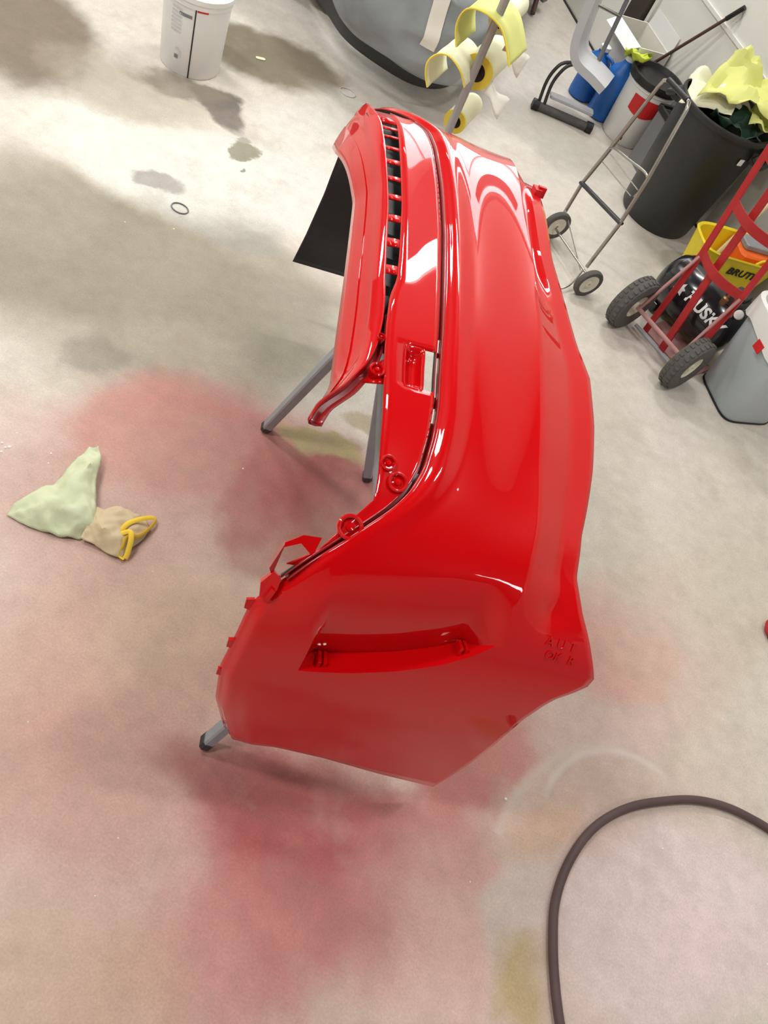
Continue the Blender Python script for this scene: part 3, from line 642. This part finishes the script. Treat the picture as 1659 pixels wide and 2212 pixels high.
# ------------------------------------------------------------------ black bin with paper, by the wall
kb = Vector((.415, 4.614, 0)); KH = .66
bn = thing('black_trash_can', 'tall round black plastic trash can filled with masking paper', 'trash can', tuple(kb))
part('body', *lathe(kb, [(0, .01), (.19, .01), (.205, .0), (.215, .02), (.255, KH-.06), (.258, KH-.03), (.272, KH-.028), (.276, KH-.008), (.272, KH), (.258, KH), (.25, KH-.05), (.2, .03), (0, .03)], 44), 'binblack', bn, smooth=40)
for a in (2.79, -.35):
    d = Vector((math.cos(a), math.sin(a), 0)); q = Vector((-d.y, d.x, 0)); p = kb+d*.27
    part('handle', *tube(curve([p+q*.075+Vector((0, 0, KH-.07)), p+d*.045+q*.06+Vector((0, 0, KH-.10)), p+d*.05+Vector((0, 0, KH-.105)), p+d*.045-q*.06+Vector((0, 0, KH-.10)), p-q*.075+Vector((0, 0, KH-.07))], 4), .017, 8), 'binblack', bn, smooth=60)
    part('handle_lug', *box(p+Vector((0, 0, KH-.12)), .05, .10, .06, tuple(d)), 'binblack', bn)
a = -.78; d = Vector((math.cos(a), math.sin(a), 0)); q = Vector((-d.y, d.x, 0))
part('price_sticker', *box(kb+d*.262+Vector((0, 0, KH-.135)), .006, .028, .032, tuple(d), bev=.05), 'lettering', bn)
def crumple(name, label, cat, c, rx, ry, amp, m, seed, group=None, tilt=(0, 0), th=.002, n=15, sc=1.0):
    def f(u_, v_):
        x, y = (u_-.5)*2*rx, (v_-.5)*2*ry
        q = (x*6*sc, y*6*sc, seed*5.0); k = 1-.35*((u_-.5)**2+(v_-.5)**2)*4
        return Vector(c)+Vector((x+.05*nz(q, 1, seed+2), y+.05*nz(q, 1.1, seed+5), amp*k*(nz(q, .9, seed)+.35)+amp*.45*nz(q, 2.3, seed+1)+x*tilt[0]+y*tilt[1]))
    V, F = grid(f, n, n); o = part(name, V, F, m, smooth=25, solid=th); return tag(o, label, cat, group)
crumple('crumpled_paper', 'large crumpled yellow-green masking paper on top of black trash can', 'paper', kb+Vector((.03, .03, KH+.11)), .20, .17, .16, 'paper', 3, 'paper in the black can', (.1, .35))
crumple('crumpled_paper', 'pale torn masking paper at the left rim of black trash can', 'paper', kb+Vector((-.13, .0, KH+.015)), .12, .14, .09, 'palepaper', 5, 'paper in the black can', (.2, .1))
crumple('crumpled_paper', 'yellow masking paper hanging at the right rim of black trash can', 'paper', kb+Vector((.20, -.02, KH+.07)), .10, .15, .13, 'paper', 8, 'paper in the black can', (-.2, .2))
crumple('plastic_film', 'dark green plastic film wad in the front of black trash can', 'plastic film', kb+Vector((.06, -.12, KH+.0)), .13, .09, .09, 'greenfilm', 11, None, (0, -.1), sc=1.6)
crumple('plastic_film', 'pale grey plastic film lying between dark green film and yellow paper', 'plastic film', kb+Vector((.02, -.05, KH+.045)), .12, .05, .06, 'whitepaper', 12, None, (-.1, .2), sc=1.4)

# ------------------------------------------------------------------ folding luggage cart
ct = thing('luggage_cart', 'folding chrome luggage cart leaning toward the black trash can', 'cart', (.12, 3.66, 0))
TR = .0095
LW, RW = Vector((-.03, 3.79, .085)), Vector((.252, 3.515, .075))
part('frame_rail', *tube([(-.027, 3.83, .05), (-.031, 3.918, .276), (-.002, 3.95, .48), (.032, 3.984, .788), (.04, 3.98, .83), (.06, 3.963, .845)], TR, 8), 'chrome', ct, smooth=50)
part('frame_rail', *tube([(.206, 3.587, .10), (.221, 3.629, .352), (.214, 3.69, .56), (.189, 3.806, .835), (.18, 3.825, .86), (.167, 3.84, .862)], TR, 8), 'chrome', ct, smooth=50)
part('grip_bar', *tube([(.055, 3.966, .845), (.17, 3.836, .862)], .013, 10), 'black', ct, smooth=50)
part('lock_bar', *tube([(-.036, 3.915, .276), (.226, 3.628, .352)], .016, 8, flat=.6), 'black', ct, smooth=50)
part('inner_bow', *tube(curve([(-.002, 3.938, .48), (.02, 3.91, .50), (.10, 3.82, .53), (.185, 3.728, .562), (.212, 3.695, .555), (.218, 3.68, .523), (.208, 3.677, .466)], 4), .006, 8), 'chrome', ct, smooth=50)
for k in (0, 1): part('wire', *tube([(.01-.015*k, 3.93-.0*k, .46-.05*k), (.205-.01*k, 3.70, .49-.04*k)], .0028, 6), 'chrome', ct, smooth=50)
part('axle_bar', *tube([(-.05, 3.80, .075), (.235, 3.548, .085)], .006, 8), 'chrome', ct, smooth=50)
part('foot_loop', *tube(curve([(-.02, 3.83, .06), (-.08, 3.66, .02), (-.02, 3.56, .012), (.12, 3.44, .012), (.18, 3.48, .03), (.20, 3.585, .08)], 4), .005, 6), 'chrome', ct, smooth=50)
part('brace_rod', *tube([(-.03, 3.84, .15), (.19, 3.60, .06)], .003, 6), 'chrome', ct, smooth=50)
wdv = (RW-LW).normalized()
def wheel(parent, c, ax, R_, W_, hub, m_hub, tread=False):
    ax = Vector(ax)
    h = W_/2
    t_ = part('wheel', *lathe(c, [(hub, -h*.8), (R_*.8, -h), (R_*.95, -h*.85), (R_, -h*.4), (R_, h*.4), (R_*.95, h*.85), (R_*.8, h), (hub, h*.8), (hub, -h*.8)], 36, tuple(ax)), 'rubber', parent, smooth=50)
    part('hub', *lathe(c, [(hub*1.02, -h*.75), (hub*.9, -h*.7), (hub*.7, -h*.25), (hub*.35, -h*.2), (hub*.32, -h*.75), (hub*.14, -h*.8), (hub*.14, h*.8), (hub*.32, h*.75), (hub*.35, h*.2), (hub*.7, h*.25), (hub*.9, h*.7), (hub*1.02, h*.75)], 28, tuple(ax)), m_hub, t_, smooth=40)
    if tread:
        X, Y, D = basis(ax); G = []
        for k in range(30):
            a = 2*PI*k/30; d = X*math.cos(a)+Y*math.sin(a)
            for s in (-1, 1): G.append(box(Vector(c)+d*(R_-.004)+D*s*h*.42+0*d, R_*.11, h*.5, .008, tuple(d.cross(D)), ez=tuple(d), bev=.15))
        tr = part('tread', *merge(*G), 'rubber', t_); tr['kind'] = 'stuff'
    return t_
wheel(ct, LW, wdv, .078, .032, .05, 'cream'); wheel(ct, RW, wdv, .075, .032, .052, 'cream')

# ------------------------------------------------------------------ red hand truck
HE = Vector((.8713, -.4907, 0)); HP = Vector((.4907, .8713, 0)); AX = Vector((.648, 3.385, .135))
ht = thing('hand_truck', 'red steel hand truck with two fat pneumatic tyres beside the wall', 'hand truck', (.648, 3.385, 0))
wheel(ht, AX-HE*.195, HE, .135, .085, .062, 'cream', True); wheel(ht, AX+HE*.205, HE, .135, .085, .062, 'cream', True)
part('axle', *tube([AX-HE*.17, AX+HE*.17], .011, 10), 'dustyred', ht, smooth=50)
def rail(name, pts, wd_=.030, th=.014, m='truckred'):
    pts = [Vector(p) for p in pts]; G = []
    for p, q in zip(pts[:-1], pts[1:]): G.append(box(p, wd_, th, (q-p).length+.004, tuple(HE), ez=tuple((q-p).normalized()), bev=.15))
    return part(name, *merge(*G), m, ht)
rail('rail', [(.618, 3.515, .02), (.602, 3.575, .46), (.556, 3.652, .884), (.535, 3.69, 1.15)])
rail('rail', [(.728, 3.450, .012), (.686, 3.525, .435), (.660, 3.60, .83), (.648, 3.63, 1.12)], .036)
rail('rail', [(.848, 3.395, .02), (.841, 3.441, .462), (.832, 3.49, .70), (.815, 3.53, 1.15)])
def bow(z, L_, R__, wd_=.045):
    a, b = Vector(L_), Vector(R__); mid = (a+b)/2-HP*.055+HE*(-.0); pts = [a+(b-a)*k/10+(-HP*.055)*math.sin(PI*k/10) for k in range(11)]
    V, F = [], []
    for p in pts:
        for dz, dy in ((-wd_/2, 0), (wd_/2, 0), (wd_/2, .006), (-wd_/2, .006)): V.append(p+Vector((0, 0, dz))+HP*dy)
    for i in range(10):
        for j in range(4): F.append((i*4+j, i*4+(j+1) % 4, (i+1)*4+(j+1) % 4, (i+1)*4+j))
    part('cross_band', V, F+[(3, 2, 1, 0), (40, 41, 42, 43)], 'truckred', ht, smooth=40)
bow(.46, (.602, 3.575, .465), (.841, 3.441, .455)); bow(.70, (.576, 3.618, .70), (.832, 3.49, .69)); bow(.92, (.552, 3.66, .92), (.825, 3.51, .90))
part('brace', *tube([AX-HE*.15, Vector((.602, 3.572, .445))], .012, 8, flat=.7), 'dustyred', ht, smooth=50)
part('brace', *tube([AX+HE*.15, Vector((.841, 3.438, .445))], .012, 8, flat=.7), 'dustyred', ht, smooth=50)
part('nose_plate', *box((.735+.07, 3.455+.10, .002), .34, .20, .008, tuple(HE), bev=.1), 'dustyred', ht)
part('lower_bar', *tube([(.56, 3.50, .03), (.80, 3.365, .03)], .009, 8), 'steel', ht, smooth=50)

# ------------------------------------------------------------------ air compressor tank on the hand truck
TC = AX+HP*.36-HE*.05; TC.z = .175; TRAD = .145
ac = thing('air_compressor', 'glossy black air compressor tank with white lettering behind the hand truck', 'compressor', (TC.x, TC.y, 0))
part('tank', *lathe(TC, [(0.001, -.25), (.06, -.245), (.11, -.225), (TRAD, -.18), (TRAD, .18), (.11, .225), (.06, .245), (0.001, .25)], 36, tuple(HE)), 'tank', ac, smooth=50)
for s in (-.16, .16):
    part('foot', *box(TC+HE*s+Vector((0, 0, .011-TC.z)), .05, .2, .05, tuple(HE)), 'tank', ac)
def on_tank(x0, th0):
    def f(x, y, z):
        a = th0+y/TRAD; d = -HP*math.cos(a)+Vector((0, 0, math.sin(a))); return TC+HE*(x0+x)+d*(TRAD+.0012+z)
    return f
part('brand_lettering', *text_geo('HUSKY', .078, .0006, on_tank(.085, .40), bold=.0026), 'lettering', ac)
dog = [(-.030, -.020), (-.012, -.034), (.008, -.024), (.026, -.030), (.020, -.008), (.030, .004), (.014, .010), (.012, .032), (.0, .018), (-.014, .032), (-.014, .010), (-.028, .002), (-.016, -.008)]
g = on_tank(-.088, .40); part('brand_emblem', [g(x, y, .0004) for x, y in dog]+[g(-.002, 0, .0012)], [(i, (i+1) % 13, 13) for i in range(13)], 'lettering', ac)
part('pump_head', *merge(box(TC+HE*.13-HP*.02+Vector((0, 0, TRAD-.02)), .10, .10, .055, tuple(HE)), box(TC+HE*.13-HP*.02+Vector((0, 0, TRAD+.035)), .08, .08, .02, tuple(HE))), 'binblack', ac)
part('pressure_fitting', *merge(lathe(TC+HE*.10-HP*.07+Vector((0, 0, TRAD-.03)), [(.0, 0), (.018, 0), (.018, .035), (.008, .04), (.008, .06), (0, .06)], 14), lathe(TC+HE*.16-HP*.06+Vector((0, 0, TRAD-.03)), [(0, 0), (.024, 0), (.024, .03), (0, .03)], 16, tuple(-HP))), 'brass', ac, smooth=40)
part('gauge', *disc_capped(TC+HE*.20-HP*.075+Vector((0, 0, TRAD-.005)), [(.022, 0), (.022, .016), (.018, .018)], 18, tuple((-HP+Vector((0, 0, .6))).normalized())), 'white', ac, smooth=40)

# ------------------------------------------------------------------ yellow mop bucket
yc = Vector((.825, 4.158, 0)); YH = .31; YA = Vector((.875, .484, 0)); YB = Vector((-.484, .875, 0))
yb = thing('yellow_bucket', 'oblong yellow plastic mop bucket with black lettering against the wall', 'bucket', tuple(yc))
def rrect(hx, hy, z, n=40, p=4.0):
    out = []
    for k in range(n):
        a = 2*PI*k/n; c_, s_ = math.cos(a), math.sin(a)
        out.append(yc+YA*hx*math.copysign(abs(c_)**(2/p), c_)+YB*hy*math.copysign(abs(s_)**(2/p), s_)+Vector((0, 0, z)))
    return out
def loft(rings, cap0=True, cap1=False):
    n = len(rings[0]); V = [p for r in rings for p in r]; F = [(i*n+j, i*n+(j+1) % n, (i+1)*n+(j+1) % n, (i+1)*n+j) for i in range(len(rings)-1) for j in range(n)]
    if cap0: F.append(tuple(range(n))[::-1])
    if cap1: F.append(tuple(range((len(rings)-1)*n, len(rings)*n)))
    return V, F
HX, HY = .238, .13
part('body', *loft([rrect(HX*.78, HY*.74, .03), rrect(HX*.80, HY*.76, .05), rrect(HX*.97, HY*.96, YH-.05), rrect(HX*1.0, HY*1.0, YH-.01), rrect(HX*1.03, HY*1.04, YH), rrect(HX*1.01, HY*1.01, YH+.008), rrect(HX*.95, HY*.93, YH), rrect(HX*.74, HY*.68, .06)], True, True), 'yellow', yb, smooth=40)
def on_bucket(x0, z0):
    def f(x, y, z): zz = z0+y; k = .76+.2*(zz-.05)/(YH-.10); return yc+YA*(x0+x)-YB*(HY*k+.004+z)+Vector((0, 0, zz))
    return f
part('brand_lettering', *text_geo('BRUTE', .060, .0005, on_bucket(.03, .240), bold=.0016), 'ink', yb)
for s in (-1, 1):
    for q in (-1, 1): wheel(yb, yc+YA*.17*s+YB*.07*q+Vector((0, 0, .028)), YB, .028, .02, .012, 'black')
part('rim_loop', *tube(curve([yc+YA*(.06+.03*k)-YB*(HY*.93)+Vector((0, 0, YH+.03*math.sin(PI*k/2))) for k in range(3)], 5), .007, 8), 'yellow', yb, smooth=50)
wr = thing('mop_wringer', 'orange wringer insert with greyed top inside the yellow bucket', 'wringer', tuple(yc+YA*.12+YB*.02+Vector((0, 0, .062))))
part('basket', *box(yc+YA*.10+YB*.01+Vector((0, 0, .062)), .19, .15, .25, tuple(YA), bev=.12, top=1.08), 'orange', wr)
part('press_plate', *box(yc+YA*.12+YB*.03+Vector((0, 0, .312)), .20, .10, .03, tuple(YA), bev=.1), 'steel', wr)
h0 = yc-YA*.13-YB*.02+Vector((0, 0, .06)); 
mh = thing('mop', 'mop with pale wooden handle standing in the yellow bucket', 'mop', tuple(h0))
part('shaft', *tube([h0, h0+Vector((.13, .13, .80))], .011, 10), 'palewood', mh, smooth=50)
part('ferrule', *tube([h0+Vector((.082, .082, .505)), h0+Vector((.107, .107, .66))], .0135, 10), 'black', mh, smooth=50)
part('mop_head', *box(h0+Vector((0, 0, -.0)), .10, .05, .03, tuple(YA)), 'whitepaper', mh)

# ------------------------------------------------------------------ grey bin with liner, right edge
gc = Vector((1.165, 3.455, 0)); GA = Vector((.80, .60, 0)); GB = Vector((-.60, .80, 0)); GH = .485
gb = thing('grey_bin', 'square grey plastic waste bin with white liner at the right edge', 'trash can', tuple(gc))
def sq(h, z, p=5.0, n=48, add=0):
    out = []
    for k in range(n):
        a = 2*PI*k/n; c_, s_ = math.cos(a), math.sin(a); out.append(gc+GA*h*math.copysign(abs(c_)**(2/p), c_)+GB*h*math.copysign(abs(s_)**(2/p), s_)+Vector((0, 0, z+add*math.sin(5*a)+add*.6*math.sin(11*a))))
    return out
part('body', *loft([sq(.145, 0), sq(.152, .01), sq(.198, GH-.03), sq(.207, GH-.025), sq(.207, GH), sq(.197, GH), sq(.148, .02)], True, True), 'greybin', gb, smooth=40)
part('base_ring', *loft([sq(.150, .0), sq(.156, .002), sq(.1565, .009), sq(.152, .010)], False, False), 'black', gb, smooth=40)
ln = tag(part('bin_liner', *loft([sq(.213, GH-.095, add=.012), sq(.2145, GH-.04), sq(.214, GH+.008), sq(.194, GH+.010), sq(.188, GH-.08), sq(.165, GH-.30)], False, True), 'liner', smooth=60), 'white plastic liner folded over the rim of the grey bin', 'liner')
tq = gc-GA*.214-GB*.03+Vector((0, 0, GH-.13))
part('red_tie', *box(tq, .006, .05, .045, tuple(GA)), 'label', ln)

# ------------------------------------------------------------------ white bucket with red label, jugs and box by the wall
wb = Vector((.012, 5.26, 0)); wp_ = thing('white_bucket', 'white bucket with a red label and dark lid between blue jug and tote', 'bucket', tuple(wb))
part('body', *lathe(wb, [(0, .004), (.13, 0), (.138, .01), (.152, .33), (.16, .335), (.16, .36), (.15, .36), (.146, .33), (.13, .02), (0, .02)], 36), 'white', wp_, smooth=40)
part('lid_rim', *lathe(wb, [(.155, .352), (.170, .354), (.174, .375), (.166, .395), (.150, .396), (.140, .372), (0, .370)], 36), 'black', wp_, smooth=40)
def wpatch(a0, a1, z0, z1, d=.0015, wav=0): return grid(lambda u_, v_: wb+Vector((math.cos(a0+(a1-a0)*u_), math.sin(a0+(a1-a0)*u_), 0))*(.139+.013*(z0+(z1-z0)*v_)/.33+d)+Vector((0, 0, z0+(z1-z0)*v_-wav*math.sin(PI*u_)*(1-v_))), 9, 4)
part('label', *wpatch(-2.0, -.75, .215, .305, wav=.02), 'label', wp_)
part('print_mark', *wpatch(-1.62, -1.50, .035, .055), 'ink', wp_)
for lab, jc, h_ in (('blue plastic jug with a lime rag on it beside white bucket', Vector((-.185, 5.325, 0)), .36), ('smaller blue plastic jug behind the grey rolling stool', Vector((-.355, 5.43, 0)), .30)):
    j = thing('blue_jug', lab, 'jug', tuple(jc), 'blue jugs by the wall')
    part('body', *disc_capped(jc, [(.070, 0), (.082, .008), (.084, .03), (.080, h_*.5), (.084, h_*.72), (.075, h_*.82), (.035, h_*.93), (.03, h_)], 28), 'blue', j, smooth=45)
    part('cap', *disc_capped(jc+Vector((0, 0, h_)), [(.034, 0), (.034, .022), (.028, .026)], 18), 'white', j, smooth=40)
    part('handle', *tube(curve([jc+Vector((.03, -.02, h_*.95)), jc+Vector((.085, -.04, h_*.92)), jc+Vector((.10, -.05, h_*.78)), jc+Vector((.078, -.04, h_*.68))], 5), .010, 8), 'blue', j, smooth=50)
crumple('lime_rag', 'lime green rag draped on top of the taller blue jug', 'rag', Vector((-.165, 5.32, .405)), .075, .10, .07, 'lime', 21, None, (.2, -.35), sc=2.2)
# rectangular white box leaning by the post
xc = onwall(-1.26, .132); xb = thing('white_box', 'open white cardboard box behind the bucket against the wall', 'box', tuple(xc))
def boxwalls(c, sx, sy, h, ex, ey, th=.008):
    g = []
    for s in (-1, 1):
        g.append(box(c+ex*(sx/2)*s, th, sy, h, tuple(ex), bev=.05)); g.append(box(c+ey*(sy/2)*s, sx, th, h, tuple(ex), bev=.05))
    return g
for k, gq in enumerate(boxwalls(xc, .36, .22, .42, WD, WP)): part('side_panel', *gq, 'whitepaper', xb)
part('bottom', *box(xc, .35, .21, .008, tuple(WD)), 'whitepaper', xb)
def flp(s, a, tl): 
    b = xc+WP*.11*s+Vector((0, 0, .418)); d = (WP*s*math.cos(a)+Vector((0, 0, math.sin(a)))); V = [b-WD*.175, b+WD*.175, b+WD*.165+d*tl, b-WD*.165+d*tl]
    return V, [(0, 1, 2, 3)]
V, F = flp(-1, -.5, .09); part('flap', V, F, 'white', xb, solid=.004)
V, F = flp(1, 1.45, .10); part('flap', V, F, 'white', xb, solid=.004)
# grey tote next to the black can
tc_ = onwall(-.52, .135); tb = thing('grey_tote', 'narrow grey tote with dark rim between white bucket and black can', 'tote', tuple(tc_))
part('body', *merge(*boxwalls(tc_, .22, .20, .33, WD, WP, .012), box(tc_, .21, .19, .01, tuple(WD))), 'seatside', tb)
part('rim', *merge(*boxwalls(tc_+Vector((0, 0, .318)), .236, .216, .03, WD, WP, .02)), 'black', tb)
# broom stick leaning against the wall
s0, s1 = Vector((-.235, 5.60, .02)), Vector((.205, 5.30, .87))
st_ = thing('leaning_stick', 'long thin dark handle leaning against the wall above white box', 'stick', tuple(s0))
part('shaft', *tube([s0, s1], .010, 8), 'wood', st_, smooth=50)
part('end_cap', *tube([s0+(s1-s0)*.90, s1+(s1-s0)*.012], .014, 8), 'black', st_, smooth=50)
part('bent_wire', *tube(curve([s1, s1+Vector((.02, -.0, -.03)), s1+Vector((.01, -.03, -.06))], 4), .003, 6), 'steel', st_, smooth=50)

# ------------------------------------------------------------------ rolling stool, top centre right
so = Vector((-.36, 5.02, 0)); sl = thing('rolling_stool', 'grey L shaped stool on a dark tube frame with front roller', 'stool', tuple(so))
prof = curve([(.235, 0, .262), (.15, 0, .285), (.05, 0, .305), (0, 0, .335), (-.035, 0, .40), (-.055, 0, .52), (-.075, 0, .70), (-.10, 0, .92)], 5)
bx_ = Vector((-.455, 5.03, 0)); V, F = [], []
for i, p in enumerate(prof):
    d = (prof[min(i+1, len(prof)-1)]-prof[max(i-1, 0)]).normalized(); nrm = Vector((d.z, 0, -d.x))
    th = .03
    for k, (yy, o_) in enumerate(((-.02, -th), (-.02, th*.6), (.0, th), (.17, th), (.19, th*.6), (.19, -th))): V.append(bx_+p+Vector((0, yy, 0))+nrm*o_)
n_ = len(prof)
for i in range(n_-1):
    for k in range(6): F.append((i*6+k, i*6+(k+1) % 6, (i+1)*6+(k+1) % 6, (i+1)*6+k))
F += [(5, 4, 3, 2, 1, 0), tuple((n_-1)*6+k for k in range(6))]
part('padded_shell', V, F, 'seat', sl, smooth=40)
e1, e2 = Vector((-.515, 4.95, .022)), Vector((-.20, 5.055, .022)); ed = (e2-e1).normalized()
for k, s in enumerate((0, .035)):
    part('frame_tube', *tube(curve([e1+Vector((s, s*.3, 0)), e1+Vector((-.02+s, .02, .14)), e1+Vector((.0+s, .05, .235)), e1+Vector((.05+s*.6, .075, .27)), e1+Vector((.10, .09, .262)), Vector((-.33, 5.08, .25))], 5), .010, 8), 'darktube', sl, smooth=50)
part('roller', *tube([e1, e2], .026, 14), 'rubber', sl, smooth=40)
for p in (e1-ed*.015, e2+ed*.015): part('end_cap', *tube([p-ed*.02, p+ed*.02], .034, 12), 'black', sl, smooth=40)
part('foot_plate', *box((e1+e2)/2+Vector((.01, .07, .05)), .29, .06, .02, tuple(ed)), 'seat', sl)
part('back_tube', *tube(curve([Vector((-.33, 5.16, .25)), Vector((-.345, 5.20, .36)), Vector((-.36, 5.22, .55)), Vector((-.39, 5.22, .95))], 4), .013, 8), 'seatside', sl, smooth=50)
part('cross_tube', *tube([Vector((-.50, 5.12, .58)), Vector((-.36, 5.215, .56))], .009, 8), 'chrome', sl, smooth=50)

# ------------------------------------------------------------------ small things on the floor
cs = thing('caster_foot', 'small grey green caster on a dark stem near the top edge', 'caster', (-.985, 6.16, 0))
part('stem', *tube([(-.96, 6.10, .02), (-1.0, 6.22, .10)], .018, 8), 'wood', cs, smooth=50)
part('pad', *lathe((-1.0, 6.22, .085), [(0, 0), (.06, .005), (.07, .03), (.06, .055), (0, .06)], 20, (.3, .5, .8)), 'seatside', cs, smooth=50)
rb = thing('red_plastic_end', 'small red rounded end of something poking in at right edge', 'object', (1.555, 2.225, 0))
part('tip', *lathe((1.555, 2.225, .0), [(0, 0), (.045, .003), (.055, .02), (.045, .04), (0, .046)], 20), 'truckred', rb, smooth=50)
part('dark_foot', *lathe((1.575, 2.200, -.0), [(.0, .0), (.045, .0), (.045, .006), (.0, .006)], 20), 'black', rb, smooth=50)
tag(part('yellow_scrap', *box((-1.78, 3.79, .001), .05, .022, .004, (.8, .6, 0), bev=.3), 'palepaper'), 'little pale yellow scrap on the dark patch right of pail', 'scrap')
def ringmark(name, lab, c, r, m):
    tag(part(name, *tube([(c[0]+r*math.cos(a), c[1]+r*.8*math.sin(a), .003) for a in np.linspace(0, 2*PI, 28, endpoint=False)], .0028, 6, closed=True), m, smooth=60), lab, 'ring')
ringmark('wire_ring', 'thin dark wire ring on the grey floor left of bumper', (-1.385, 2.49), .036, 'seatside')
ringmark('paper_ring', 'pale ring on the white floor behind the bumper far end', (-1.34, 3.96), .045, 'seat')
random.seed(4)
for i, (x, y, r) in enumerate(CHIPS):
    V, F = disc_capped((x, y, .0), [(r, 0.0005), (r*.8, r*.6), (r*.3, r*.8)], 7)
    tag(part('paint_chip', V, F, 'speck', smooth=60), 'tiny bright white paint chip on the floor', 'chip', 'white chips scattered on the floor')
